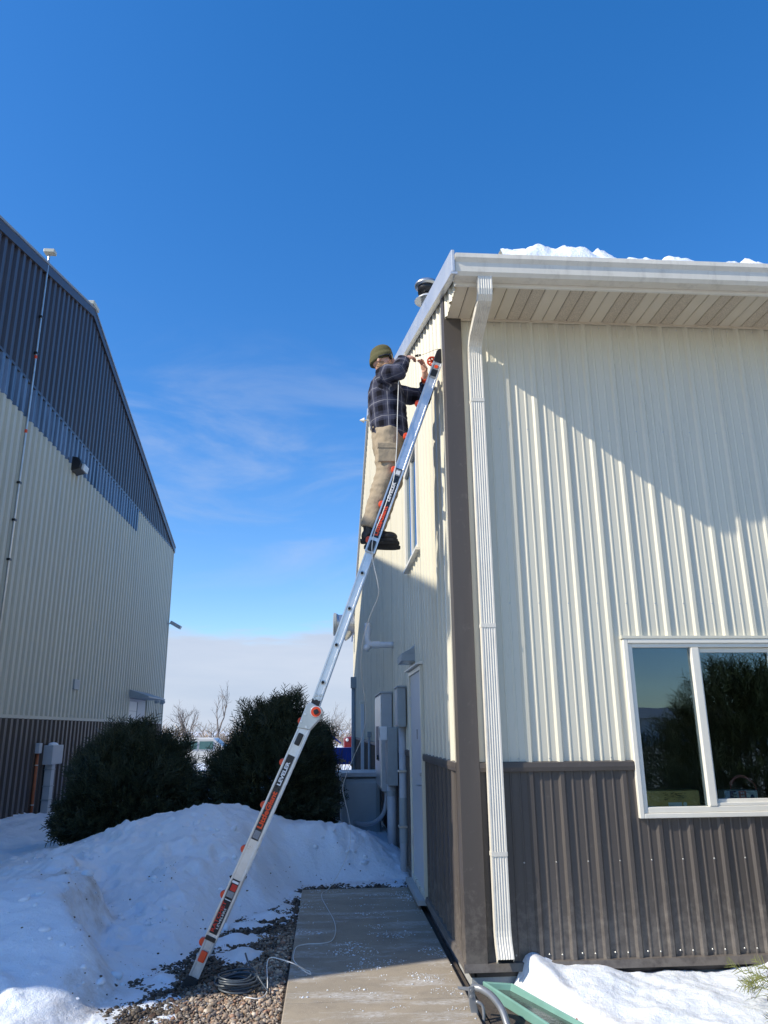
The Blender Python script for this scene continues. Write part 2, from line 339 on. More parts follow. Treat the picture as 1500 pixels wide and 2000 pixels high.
def np_mesh(name, V, F, m, parent=None, col=None, smooth=False, attr='Col', fattr=None):
    V = np.asarray(V, dtype=np.float32); F = np.asarray(F, dtype=np.int32); me = bpy.data.meshes.new(name)
    lo, hi = V.min(0), V.max(0); org = ((lo+hi)/2).astype(np.float64)
    if parent is None: org[2] = lo[2]
    me.vertices.add(len(V)); me.vertices.foreach_set('co', (V-org.astype(np.float32)).ravel()); k = F.shape[1]
    me.loops.add(F.size); me.loops.foreach_set('vertex_index', F.ravel()); me.polygons.add(len(F)); me.polygons.foreach_set('loop_start', np.arange(0, F.size, k, dtype=np.int32))
    if smooth: me.polygons.foreach_set('use_smooth', np.ones(len(F), dtype=bool))
    if col is not None:
        a = me.attributes.new(attr, 'FLOAT_COLOR', 'POINT'); a.data.foreach_set('color', np.asarray(col, dtype=np.float32).ravel())
    if fattr is not None:
        for nme, arr in fattr.items():
            a = me.attributes.new(nme, 'FLOAT', 'POINT'); a.data.foreach_set('value', np.asarray(arr, dtype=np.float32))
    me.update(calc_edges=True); me.materials.append(MATS[m])
    o = bpy.data.objects.new(name, me); COL.objects.link(o); o.parent = parent; o.location = Vector(org) - (wloc(parent) if parent else Vector((0, 0, 0)))
    return o
def smoothpath(pts, k=6):
    P = [Vector(p) for p in pts]; P = [P[0]*2-P[1]] + P + [P[-1]*2-P[-2]]; o = []
    for i in range(1, len(P)-2):
        a, b, c, d = P[i-1:i+3]
        for j in range(k):
            t = j/k; o.append(.5*((2*b) + (c-a)*t + (2*a-5*b+4*c-d)*t*t + (3*b-a-3*c+d)*t**3))
    o.append(P[-2]); return o
def sstep(a, b, x): t = np.clip((x-a)/(b-a), 0, 1); return t*t*(3-2*t)

# ------------------------------------------------------------------ ground, snow, walkway, gravel
g = MB().box(-2500, 2500, -600, 4000, -.6, -.02); tag(g.build('ground', 'snow'), kind='structure')
tag(MB().box(-1.75, .965, 2.5, 9.75, -.3, .045).build('gravel_bed', 'soil'), kind='structure')
tag(MB().box(-40, 60, -62, 2.38, -.2, .02).build('unseen_lot', 'bounce_lot'), kind='structure')  # unseen ground behind the camera, added to set bounce light on wall and soffit
K = .965
EDGE = [(-1.40, 4.6), (-1.382, 5.427), (-1.368, 5.696), (-1.33, 5.862), (-1.22, 6.232), (-1.19, 6.435), (-1.0, 6.58), (-.896, 7.361), (-.724, 7.931), (-.577, 8.184), (-.453, 8.25), (-.326, 8.467), (-.31, 9.119), (-.211, 9.36), (.079, 9.44), (.378, 9.50), (1.02, 9.56)]
EDGE = [(x*K, y*K) for x, y in EDGE]
POLY = EDGE + [(1.0, 3.0), (-1.35, 3.0)]
def edge_dist(X, Y):
    """distance outwards from the bare strip, negative inside it"""
    d = np.full(X.shape, 1e9)
    for (ax, ay), (bx, by) in zip(EDGE[:-1], EDGE[1:]):
        t = np.clip(((X-ax)*(bx-ax)+(Y-ay)*(by-ay))/((bx-ax)**2+(by-ay)**2), 0, 1)
        d = np.minimum(d, np.hypot(X-ax-t*(bx-ax), Y-ay-t*(by-ay)))
    ins = np.zeros(X.shape, bool); n = len(POLY)
    for i in range(n):
        (x0, y0), (x1, y1) = POLY[i], POLY[(i+1) % n]
        c = ((y0 > Y) != (y1 > Y)) & (X < (x1-x0)*(Y-y0)/((y1-y0) if y1 != y0 else 1e-9)+x0); ins ^= c
    return np.where(ins, -d, d)
def fnoise(X, Y, s, o=4, seed=0.):
    f = noise.fractal
    return np.array([f((x*s+seed, y*s-seed, seed*.7), 1.0, 2.0, o) for x, y in zip(X.ravel(), Y.ravel())]).reshape(X.shape)
def snow_height(X, Y):
    d = edge_dist(X, Y)
    crest = np.interp(X, [-6, -4, -3.2, -2.6, -2.2, -1.75, -1.3, -.95, -.5, .2, .5, .75, .97], [.05, .08, .20, .42, .58, .68, .71, .64, .50, .46, .34, .18, .06])
    toe = np.interp(X, [-4, -2, -1.2, -.9, -.5, -.3, -.1, 1], [8.0, 7.1, 6.5, 6.8, 7.7, 8.1, 8.7, 8.95])
    A = crest * sstep(0, 1, np.clip((Y-toe)/(9.75-toe), 0, 1)**.85) * (1-.8*sstep(10.0, 11.6, Y)) * sstep(-.05, .75, d)
    face = 1/(1+np.exp(np.clip((X-(-1.45-.27*(Y-5.2))+.10*np.sin(Y*4.1))/.055, -40, 40)))
    B = .43*np.where(X < -2.2, np.exp(-((X+2.2)/1.1)**2)*.7+.3, 1)*(.06+.94*sstep(4.8, 6.7, Y))*(1-.75*sstep(7.7, 9.3, Y)) * face
    base = .045 + .075*sstep(-.02, .4, d)
    z = base + np.maximum(A, B) + .35*np.minimum(A, B)
    n1 = fnoise(X, Y, .9, 3, 3.1); n2 = fnoise(X, Y, 3.2, 4, 9.4); n3 = fnoise(X, Y, 11, 3, 5.5)
    amp = sstep(-.1, .8, d)
    rid = 1-np.abs(fnoise(X, Y, 2.1, 4, 17.3))*2.2; crust = np.maximum(0, fnoise(X, Y, 5.5, 3, 31.)-.12)
    z = z + amp*(n1*.05 + n2*.022 + n3*.011 + rid*.016 + np.minimum(crust, .10)*.22*sstep(.35, -.1, n1)) + (1-amp)*n2*.02
    rg = np.random.default_rng(5)
    for px, py, pr, pd in zip(rg.uniform(-3.2, .6, 80), rg.uniform(6.2, 9.7, 80), rg.uniform(.035, .12, 80), rg.uniform(.012, .05, 80)):
        q2 = ((X-px)**2+((Y-py)*.8)**2)/pr**2; z = z - amp*pd*np.exp(-q2**2) + amp*pd*.35*np.exp(-(np.sqrt(q2)-1.35)**2*6)
    lump = np.maximum(0, n2-.30)*.06*amp
    z += lump
    ins = d < .05
    scr = sum(a_*np.exp(-(((X-px)/rx_)**2+((Y-py)/ry_)**2)) for px, py, rx_, ry_, a_ in ((-.60, 6.50, .13, .12, .075), (-.62, 7.40, .20, .10, .045), (-.50, 7.72, .16, .09, .05), (-.72, 6.95, .14, .10, .045), (-.36, 7.0, .05, .05, .04), (-1.12, 5.95, .09, .10, .04), (-.42, 8.1, .1, .1, .04)))
    z = np.where(ins, np.minimum(z + scr + .012, .05 + np.maximum(d-.05, -.30)*.12 + n2*.036 + n3*.016 + .026 + scr), z)
    dirt = sstep(.05, .5, face*(1-face)*4)*.55*(Y < 8) + np.exp(-(d/.10)**2)*.35 + .6*np.exp(-(((X+2.25)/.28)**2+((Y-7.25)/.3)**2)) + .3*np.exp(-(((X+1.55)/.4)**2+((Y-8.0)/.5)**2))
    return z, np.clip(dirt, 0, 1), d
def grid_mesh(name, xs, ys, hf, m, keep=None):
    X, Y = np.meshgrid(xs, ys); Z, D, dd = hf(X, Y); nx = len(xs); ny = len(ys)
    V = np.stack([X, Y, Z], -1).reshape(-1, 3); i = np.arange((ny-1)*nx).reshape(ny-1, nx)[:, :-1].ravel()
    F = np.stack([i, i+1, i+nx+1, i+nx], -1)
    if keep is not None: F = F[keep(X, Y, dd, Z).ravel()[F].any(1)]
    u = np.unique(F); mp_ = np.full(len(V), -1); mp_[u] = np.arange(len(u))
    return np_mesh(name, V[u], mp_[F], m, smooth=True, fattr={'dirt': D.ravel()[u]})
xs = np.concatenate([np.linspace(-7.5, -3.6, 60, endpoint=False), np.arange(-3.6, .97, .026)]); ys = np.concatenate([np.arange(4.3, 10.2, .026), np.linspace(10.25, 16.5, 90)])
sb = grid_mesh('snow_bank', xs, ys, snow_height, 'snow', keep=lambda X, Y, d, Z: (d > -.45) & (X < .975))
tag(sb, kind='structure')

def right_snow(X, Y):
    left = X-(1.235+.36*(5.58-Y)); up = sstep(0, .13, left)
    z = .035 + up*(.09 + .09*np.exp(-((X-1.40)/.14)**2)*sstep(5.0, 5.5, Y) + .035*np.sin(X*4.2+1)*sstep(4.9, 5.5, Y) + .03*sstep(5.3, 4.6, Y)*0)
    n2 = fnoise(X, Y, 3.0, 4, 2.2); n3 = fnoise(X, Y, 12, 3, 7.7)
    z = z + up*(n2*.035+n3*.008)
    return z, np.clip(np.exp(-((left-.12)/.13)**2)*.45, 0, 1), left
tag(grid_mesh('snow_drift', np.arange(1.15, 5.5, .022), np.arange(3.2, 5.625, .022), right_snow, 'snow', keep=lambda X, Y, d, Z: d > -.08), kind='structure')
tag(MB().box(.98, 6, 1.0, 5.62, -.25, .03).build('planting_bed', 'soil'), kind='structure')

wk = bpy.data.objects.new('walkway', None); COL.objects.link(wk); wk.location = (.33, 6, .08); tag(wk, kind='structure')
for y0, y1 in ((2.4, 5.335), (5.343, 8.80)): MB().box(-.25, .905, y0, y1, -.05, .08).build('slab', 'walk_concrete', wk, bevel=.008)
# pebbles
def ico():
    p = (1+5**.5)/2; v = [(-1, p, 0), (1, p, 0), (-1, -p, 0), (1, -p, 0), (0, -1, p), (0, 1, p), (0, -1, -p), (0, 1, -p), (p, 0, -1), (p, 0, 1), (-p, 0, -1), (-p, 0, 1)]
    f = [(0, 11, 5), (0, 5, 1), (0, 1, 7), (0, 7, 10), (0, 10, 11), (1, 5, 9), (5, 11, 4), (11, 10, 2), (10, 7, 6), (7, 1, 8), (3, 9, 4), (3, 4, 2), (3, 2, 6), (3, 6, 8), (3, 8, 9), (4, 9, 5), (2, 4, 11), (6, 2, 10), (8, 6, 7), (9, 8, 1)]
    return np.array(v)/np.linalg.norm(v[0]), np.array(f)
ICV, ICF = ico()
def subdiv(v, f):
    v = [tuple(x) for x in v]; c = {}; o = []
    def mid(a, b):
        k = (min(a, b), max(a, b))
        if k not in c: q = np.add(v[a], v[b]); c[k] = len(v); v.append(tuple(q/np.linalg.norm(q)))
        return c[k]
    for a, b, d in f: e, g_, h = mid(a, b), mid(b, d), mid(d, a); o += [(a, e, h), (b, g_, e), (d, h, g_), (e, g_, h)]
    return np.array(v), np.array(o)
IC2V, IC2F = subdiv(ICV, ICF)
def scatter(P, size, flat, tv, tf, cols=None):
    n = len(P); k = len(tv); sc = size[:, None]*np.stack([rng.uniform(.75, 1.3, n), rng.uniform(.75, 1.3, n), flat*rng.uniform(.8, 1.2, n)], -1)
    a = rng.uniform(0, 6.283, n); t = rng.normal(0, .35, n); ca, sa, ct, st = np.cos(a), np.sin(a), np.cos(t), np.sin(t)
    v = tv[None]*sc[:, None]*(1+rng.normal(0, .07, (n, k, 1)))
    x, y, zz = v[..., 0], v[..., 1], v[..., 2]; y, zz = y*ct[:, None]-zz*st[:, None], y*st[:, None]+zz*ct[:, None]
    V = np.stack([x*ca[:, None]-y*sa[:, None], x*sa[:, None]+y*ca[:, None], zz], -1)+P[:, None]
    F = (tf[None]+(np.arange(n)*k)[:, None, None]).reshape(-1, 3)
    return V.reshape(-1, 3), F, (np.repeat(cols, k, 0) if cols is not None else None)
n = 900; q = np.stack([rng.uniform(-3.3, .8, n), rng.uniform(5.2, 9.7, n)], -1); hz, _, dq = snow_height(q[:, :1], q[:, 1:]); kk = (dq[:, 0] > .03) & (np.array([noise.noise((a*1.3, b_*1.3, 4.)) for a, b_ in q]) > .02)
q = np.c_[q, hz[:, 0]+.002][kk]; v_, f_, _ = scatter(q, rng.gamma(1.6, .009, len(q)).clip(.005, .055), .7, IC2V, IC2F)
tag(np_mesh('snow_clods', v_, f_, 'snow', smooth=False), 'small broken lumps of snow strewn over the snow bank', 'snow', kind='stuff')
n = 1500; q = np.stack([rng.uniform(-2.6, .8, n), rng.uniform(5.3, 9.6, n)], -1); hz, dz_, dq = snow_height(q[:, :1], q[:, 1:]); kk = (dq[:, 0] > .0) & ((dq[:, 0] < .35) | (dz_[:, 0] > .25) | (rng.random(n) < .10))
q = np.c_[q, hz[:, 0]+.001][kk]; v_, f_, c_ = scatter(q, rng.gamma(1.6, .0024, len(q)).clip(.0015, .013), .6, ICV, ICF, np.tile([[.09, .07, .055, 1]], (len(q), 1))*rng.uniform(.5, 1.8, (len(q), 1)))
tag(np_mesh('snow_grit', v_, f_, 'pebble', col=c_), 'dark grit and small stones on the dirty edge of the snow', 'gravel', kind='stuff')
def pebble_cols(n):
    pal = np.array([(.36, .28, .21), (.30, .25, .20), (.42, .36, .29), (.24, .21, .19), (.52, .46, .38), (.33, .20, .14), (.16, .14, .13), (.60, .55, .48), (.28, .19, .13)])
    c = pal[rng.choice(len(pal), n, p=[.2, .17, .13, .15, .07, .09, .10, .02, .07])]*np.array([1.12, 1.06, .98])*rng.uniform(.55, 1.25, (n, 1)); return np.c_[c, np.ones(n)]
PX = []; 
for (x0, x1, y0, y1, st) in ((-1.45, -.262, 4.5, 6.6, .0165), (-1.45, -.262, 6.6, 9.3, .0185), (-.3, .93, 8.81, 9.35, .0185)):
    gx, gy = np.meshgrid(np.arange(x0, x1, st), np.arange(y0, y1, st)); gx = gx.ravel(); gy = gy.ravel()
    gx = gx+rng.uniform(-.5, .5, len(gx))*st; gy = gy+rng.uniform(-.5, .5, len(gy))*st
    d = edge_dist(gx, gy); k = (d < .12) & (d > -2); PX.append(np.stack([gx[k], gy[k], np.full(k.sum(), .05)], -1))
PX = np.concatenate(PX); PX[:, 2] += rng.uniform(-.004, .010, len(PX)); sz = rng.gamma(4, .0021, len(PX)).clip(.0045, .021)
pc_ = pebble_cols(len(PX)); dd_ = edge_dist(PX[:, 0], PX[:, 1]); near_snow = sstep(-.62, -.30, dd_+.22*np.array([noise.noise((x*3, y*3, 7.)) for x, y, _ in PX])); pc_[:, :3] *= (1-.74*near_snow)[:, None]  # pebbles get darker towards the snow edge, broken up by noise
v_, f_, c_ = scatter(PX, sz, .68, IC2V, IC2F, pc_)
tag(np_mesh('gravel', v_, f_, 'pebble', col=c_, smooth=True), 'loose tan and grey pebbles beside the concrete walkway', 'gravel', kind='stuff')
n = 1500; q = np.stack([rng.uniform(1.3, 2.6, n), rng.uniform(4.2, 5.05, n), np.full(n, .045)], -1); q = q[(q[:, 0] < 1.25+.36*(5.58-q[:, 1])+.08)]
v_, f_, c_ = scatter(q, rng.uniform(.008, .02, len(q)), .6, ICV, ICF, np.tile([[.24, .09, .06, 1]], (len(q), 1))*rng.uniform(.6, 1.3, (len(q), 1)))
tag(np_mesh('lava_rock', v_, f_, 'pebble', col=c_), 'reddish crushed stone in front of the snow drift', 'gravel', kind='stuff')
# crumbs of snow and de-icing salt on the slabs
n = 15000; q = np.stack([rng.uniform(-.24, .9, n), rng.uniform(4.7, 8.8, n), np.full(n, .082)], -1)
nn = np.array([noise.fractal((x*2.2, y*4.5, 1.3), 1, 2, 4) for x, y, _ in q]); q = q[(nn > .30) | (rng.random(n) < .035)]
v_, f_, _ = scatter(q, rng.gamma(1.6, .0013, len(q)).clip(.0008, .010), .6, ICV, ICF)
tag(np_mesh('ice_crumbs', v_, f_, 'snow'), 'white crumbs of ice and salt scattered over the walkway', 'ice', kind='stuff')
v_ = []

# ------------------------------------------------------------------ ribbed siding
AG = (.2286, [(-.029, 0), (-.013, .0165), (.013, .0165), (.029, 0)] + [(.1143+s+o, h) for s in (-.034, .034) for o, h in ((-.010, 0), (-.004, .0045), (.004, .0045), (.010, 0))])
WIDE = (.267, [(-.080, 0), (-.052, .048), (.052, .048), (.080, 0)])
def prof_points(prof, phase, u0, u1):
    pitch, pts = prof; P = []
    k0 = int(math.floor((u0-phase)/pitch))-1; k1 = int(math.ceil((u1-phase)/pitch))+1
    for k in range(k0, k1+1): P += [(phase+k*pitch+u, h) for u, h in pts]
    P.sort(); us = [p[0] for p in P]; hs = [p[1] for p in P]
    inner = [(u, h) for u, h in P if u0+1e-4 < u < u1-1e-4]
    return [(u0, float(np.interp(u0, us, hs)))] + inner + [(u1, float(np.interp(u1, us, hs)))]
def siding(parent, m, prof, phase, u0, u1, zb, zt, to3, width, name='siding_panel', openings=(), lift=0., kinks=()):
    """sheets side by side; zt may be a function of u; openings are (u0, u1, z0, z1); to3(u, depth, z)"""
    ztf = zt if callable(zt) else (lambda u: zt)
    a = u0; i = 0
    while a < u1-1e-3:
        b = min(u1, phase + (math.floor((a-phase)/width+1e-6)+1)*width)
        mb = MB(); dl = lift + (.0012 if i % 2 else 0)
        cuts = sorted({a, b, *[c for o in openings for c in o[:2] if a < c < b], *[k for k in kinks if a < k < b]})
        for c0, c1 in zip(cuts[:-1], cuts[1:]):
            spans = [(zb, None)]
            for o in openings:
                if o[0] < (c0+c1)/2 < o[1]: spans = [s for z0, z1 in spans for s in ((z0, o[2] if z1 is None else min(z1, o[2])), (max(z0, o[3]), z1)) if s[1] is None or s[1] > s[0]]
            pp = prof_points(prof, phase, c0, c1)
            for z0, z1 in spans:
                if (z1 if z1 is not None else ztf((c0+c1)/2)) <= z0+.005: continue
                z1 = None if z1 is not None and z1 > ztf((c0+c1)/2) else z1
                vs = []; 
                for u, h in pp: vs += [to3(u, h+dl, z0), to3(u, h+dl, ztf(u) if z1 is None else z1)]
                mb.add(vs, [(2*k, 2*k+2, 2*k+3, 2*k+1) for k in range(len(pp)-1)])
                mb.build(name, m, parent); mb = MB()
        a = b; i += 1
def screws(parent, pts, ax, r=.0065, m='galv'):
    mb = MB()
    for p in pts: mb.lathe([(r, 0), (r, .003), (r*.6, .006)], p, 6, ax)
    if pts: tag(mb.build('screw_rows', m, parent), kind='stuff')

# ================================================================== right building
XG, YF = .965, 5.627
RB = empty('metal_building', (8, 17.3, 0), 'cream ribbed metal building with brown base panels and white eave gutter', 'building')
SL = .338; EY = 4.95; RY = 17.35
def zroof(y): return 5.20 + SL*min(y-EY, 2*RY-EY-y)
to_front = lambda u, h, z: (u, YF-h, z)
to_gable = lambda u, h, z: (XG-h, u, z)
WIN = (2.225, 3.47, 1.075, 2.345)
siding(RB, 'cream', AG, .5446, 1.0, 9.4, 1.455, 5.045, to_front, .9144, openings=[WIN])
siding(RB, 'brown', AG, .5446, 1.0, 9.4, .19, 1.415, to_front, .9144, name='base_panel', openings=[WIN])
DOOR = (7.72, 8.86, .1, 2.33); GWIN = (7.68, 8.94, 3.55, 4.77)
siding(RB, 'cream', AG, 5.80, 5.66, 29.2, 1.455, lambda y: zroof(y)-.06, to_gable, .9144, openings=[DOOR, GWIN], kinks=[RY])
siding(RB, 'cream', AG, 5.80, 5.06, 5.66, 5.03, lambda y: zroof(y)-.06, to_gable, .9144)
siding(RB, 'brown', AG, 5.80, 5.66, 29.2, .19, 1.415, to_gable, .9144, name='base_panel', openings=[DOOR])
# shell behind the sheets
c = MB()
c.box(1.0, WIN[0]+.02, YF+.012, YF+.16, .1, 5.04); c.box(WIN[1]-.02, 16, YF+.012, YF+.16, .1, 5.04); c.box(WIN[0]+.02, WIN[1]-.02, YF+.012, YF+.16, .1, WIN[2]+.02); c.box(WIN[0]+.02, WIN[1]-.02, YF+.012, YF+.16, WIN[3]-.02, 5.04)
gp = [(YF+.012, .1), (29.2, .1), (29.2, zroof(29.2)-.08), (RY, zroof(RY)-.08), (YF+.012, zroof(YF)-.08)]
c.prism(gp, lambda u, v, d: (d, u, v), XG+.012, XG+.05); c.prism(gp, lambda u, v, d: (d, u, v), 15.9, 16)
c.prism([(5.06, 5.05), (YF+.013, 5.05), (YF+.013, zroof(YF)-.085), (5.06, zroof(5.06)-.085)], lambda u, v, d: (d, u, v), XG+.012, XG+.05)
c.box(1.0, 16, 29.05, 29.2, .1, 5.3); c.build('wall_frame', 'brown_dark', RB)
MB().box(.985, 16.02, YF+.03, 29.18, -.4, .165).build('foundation', 'foundation', RB)
rm = MB(); rm.box(1.2, 1.25, 5.8, 9.5, .2, 3.0); rm.box(1.25, 6, 9.5, 9.55, .2, 3.0); rm.box(6, 6.05, 5.8, 9.5, .2, 3); rm.box(1.25, 6, 5.8, 9.5, 2.72, 2.78); rm.box(1.25, 6, 5.8, 9.5, .17, .2)
rm.build('office_room', 'room_beige', RB)
# trims
t = MB(); t.prism([(.938, 5.72), (.938, 5.598), (1.088, 5.598), (1.088, 5.606), (.946, 5.606), (.946, 5.72)], lambda u, v, d: (u, v, d), .17, 5.042)
t.box(.938, .946, 5.60, 5.72, 5.0425, 5.34); t.build('corner_trim', 'brown', RB, bevel=.003)
MB().box(1.0885, 9.4, 5.598, 5.632, 1.405, 1.465).build('belt_trim', 'brown', RB, bevel=.004) if False else None
for (a, b) in ((1.0885, WIN[0]-.004), (WIN[1]+.004, 9.4)): MB().prism([(5.625, 1.402), (5.60, 1.402), (5.594, 1.43), (5.597, 1.462), (5.625, 1.470)], lambda u, v, d: (d, u, v), a, b).build('belt_trim', 'brown', RB)
for (a, b) in ((5.7205, DOOR[0]-.003), (DOOR[1]+.003, 29.2)): MB().prism([(XG, 1.402), (.938, 1.402), (.932, 1.43), (.935, 1.462), (XG, 1.470)], lambda u, v, d: (u, d, v), a, b).build('belt_trim', 'brown', RB)
MB().prism([(5.64, .196), (5.597, .190), (5.584, .142), (5.589, .140), (5.64, .150)], lambda u, v, d: (d, u, v), .925, 9.4).build('base_trim', 'brown', RB)
for (a, b) in ((5.60, DOOR[0]-.003), (DOOR[1]+.003, 29.2)): MB().prism([(.98, .196), (.937, .190), (.926, .150), (.931, .148), (.98, .155)], lambda u, v, d: (u, d, v), a, b).build('base_trim', 'white_old' if False else 'brown', RB)
# roof, rake, eave
rf = MB(); e2 = 2*RY-EY
rf.prism([(EY, 5.16), (RY, zroof(RY)-.04), (e2, 5.16), (e2, 5.20), (RY, zroof(RY)), (EY, 5.20)], lambda u, v, d: (d, u, v), .93, 16.05); roof = rf.build('roof', 'cream', RB)
for y0, y1 in ((4.905, RY), (RY, e2)):
    s = 1 if y0 < RY else -1; z0, z1 = zroof(y0), zroof(y1)
    MB().prism([(y0, z0-.155), (y0, z0+.035), (y1, z1+.035), (y1, z1-.155)], lambda u, v, d: (d, u, v), .900, .9285).build('rake_trim', 'rake_metal', RB, bevel=.006)
    MB().prism([(y0, z0-.175), (y0, z0-.157), (y1, z1-.157), (y1, z1-.175)], lambda u, v, d: (d, u, v), .893, .944).build('rake_lip', 'rake_metal', RB)
MB().box(.945, 16, 5.036, 5.058, 4.995, 5.15).build('fascia', 'white_paint', RB)
gp = [(5.034, 5.022), (4.945, 5.020), (4.922, 5.045), (4.915, 5.120), (4.893, 5.150), (4.893, 5.186), (4.912, 5.186), (4.912, 5.180), (4.897, 5.180), (4.897, 5.152), (4.919, 5.122), (4.926, 5.048), (4.947, 5.025), (5.030, 5.027), (5.030, 5.184), (5.034, 5.184)]
gut = MB().prism(gp, lambda u, v, d: (d, u, v), .936, 16).build('gutter', 'white_old', RB)
MB().prism([(5.033, 5.023), (4.945, 5.021), (4.923, 5.046), (4.916, 5.121), (4.894, 5.151), (4.894, 5.185), (5.033, 5.185)], lambda u, v, d: (d, u, v), .931, .9355).build('end_cap', 'white_old', gut)
MB().box(2.86, 2.95, 4.888, 5.035, 5.015, 5.188).build('gutter_seam', 'white_paint', gut) if False else None
mat('soffit_vent', (.56, .48, .37), .6, var=.35, vscale=130)
x = .965; i = 0
MB().box(.965, 16, 5.06, 5.62, 5.056, 5.064).build('soffit_backing', 'brown_dark', RB)
while x < 7:
    mb = MB().prism([(x+.003, 5.055), (x+.0025, 5.049), (x+.012, 5.044), (x+.0925, 5.044), (x+.101, 5.049), (x+.1, 5.055)], lambda u, v, d: (u, d, v), 5.061, 5.612)
    mb.build('soffit_board', 'soffit_vent' if i % 4 in (1, 2) and i > 2 else 'soffit', RB); x += .1035; i += 1
MB().box(7.0, 16, 5.061, 5.612, 5.044, 5.055).build('soffit_board', 'soffit', RB)
MB().prism([(5.6125, 5.028), (5.6005, 5.028), (5.6005, 5.05), (5.6125, 5.054)], lambda u, v, d: (d, u, v), 1.0, 16).build('soffit_channel', 'soffit', RB)
# downspout
def ds_ring(y, z, ang, cx, w=.106, dpt=.056):
    """rectangular pipe with a fluted face; ang = direction of travel in the y-z plane, 0 = straight down"""
    t = Vector((0, math.sin(ang), -math.cos(ang))); nrm = Vector((0, -math.cos(ang), -math.sin(ang)))
    P = []; k = 13
    for i in range(k): P.append((-w/2+w*i/(k-1), dpt/2 - (.004 if (i % 2 == 0 and 1 < i < 11) else 0)))
    P += [(w/2, -dpt/2), (-w/2, -dpt/2)]
    return [Vector((cx+u, y, z)) + nrm*v for u, v in P]
path = [(4.97, 5.03, 0), (4.97, 4.92, 0), (4.98, 4.885, .45), (5.005, 4.86, .95), (5.05, 4.85, 1.42), (5.45, 4.82, 1.42), (5.51, 4.80, 1.0), (5.555, 4.755, .45), (5.570, 4.70, .12), (5.572, 4.62, 0), (5.572, .40, 0), (5.567, .36, -.1), (5.552, .31, -.3), (5.532, .27, -.5), (5.507, .225, -.65)]
DS = MB().loft([ds_ring(y, z_, a, 1.16+.028*min(1, max(0, (y-4.975)/.55))) for y, z_, a in path], caps=False).build('downspout', 'white_old', RB)
DS.modifiers.new('thick', 'SOLIDIFY').thickness = .002
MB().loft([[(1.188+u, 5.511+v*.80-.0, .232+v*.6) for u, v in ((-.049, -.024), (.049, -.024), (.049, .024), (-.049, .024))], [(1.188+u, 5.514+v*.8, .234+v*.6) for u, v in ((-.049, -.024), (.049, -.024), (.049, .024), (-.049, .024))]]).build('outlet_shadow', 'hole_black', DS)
for zz in (4.27, 2.44, .87):
    mb = MB(); mb.box(1.133, 1.243, 5.5395, 5.5425, zz-.014, zz+.014); mb.box(1.1315, 1.1345, 5.541, 5.612, zz-.014, zz+.014); mb.box(1.2415, 1.2445, 5.541, 5.612, zz-.014, zz+.014); mb.build('strap', 'white_old', DS)
for yy, zz, a in ((5.05, 4.85, 1.42), (5.45, 4.82, 1.42)):
    mb = MB().loft([[p+(p-Vector((1.17, yy, zz)))*.03 for p in ds_ring(yy+q*math.sin(a), zz-q*math.cos(a), a, 1.16+.028*(yy-4.975)/.55)] for q in (-.006, .006)]); mb.build('seam', 'stain', DS)
for k in range(6):
    zz = 4.785-.026*k; yy = float(np.interp(-zz, [-4.80, -4.755, -4.70, -4.62], [5.51, 5.555, 5.570, 5.572])); a = float(np.interp(-zz, [-4.80, -4.755, -4.70, -4.62], [1.0, .45, .12, 0]))
    MB().loft([[p+(p-Vector((1.186, yy, zz)))*.02 for p in ds_ring(yy+q*math.sin(a), zz-q*math.cos(a), a, 1.186)] for q in (-.0022, .0022)]).build('crimp', 'white_old', DS)
for k in range(4):
    zz = .40-.026*k; yy = float(np.interp(-zz, [-.40, -.36, -.31, -.27], [5.572, 5.567, 5.552, 5.532])); a = -float(np.interp(-zz, [-.40, -.36, -.31, -.27], [0, .1, .3, .5]))
    MB().loft([[p+(p-Vector((1.188, yy, zz)))*.02 for p in ds_ring(yy+q*math.sin(a), zz-q*math.cos(a), a, 1.188)] for q in (-.0022, .0022)]).build('crimp', 'white_old', DS)
# front window
x0, x1, z0, z1 = WIN
def frame(mb, a, b, c_, d, wl, wr, wb, wt, ya, yb):
    mb.box(a, a+wl, ya, yb, c_, d); mb.box(b-wr, b, ya, yb, c_, d); mb.box(a+wl, b-wr, ya, yb, c_, c_+wb); mb.box(a+wl, b-wr, ya, yb, d-wt, d); return mb
wf = frame(MB(), x0, x1, z0, z1, .035, .035, .032, .034, 5.590, 5.64).build('window', 'vinyl', RB, bevel=.004)
frame(MB(), x0+.0355, x1-.0355, z0+.0325, z1-.0345, .034, .03, .040, .030, 5.602, 5.66).build('inner_frame', 'vinyl', wf, bevel=.004)
MB().box(2.752, 2.812, 5.598, 5.655, z0+.073, z1-.066).build('mullion', 'vinyl', wf, bevel=.005)
frame(MB(), 2.8125, 3.402, z0+.074, z1-.067, .018, .03, .045, .034, 5.628, 5.652).build('sash', 'vinyl', wf, bevel=.003)
MB().box(2.8125, 3.36, 5.607, 5.627, z0+.0735, z0+.095).build('track', 'vinyl', wf, bevel=.002)
MB().box(x0+.068, 2.754, 5.634, 5.638, z0+.07, z1-.064).build('pane', 'glass', wf); MB().box(2.83, 3.374, 5.639, 5.643, z0+.117, z1-.10).build('pane', 'glass', wf)
MB().box(x0-.012, x1+.012, 5.585, 5.628, z1+.001, z1+.022).build('drip_cap', 'cream', wf)
MB().box(x0+.04, x1-.04, 5.66, 5.95, z0-.01, z0+.055).build('inner_sill', 'vinyl', wf)
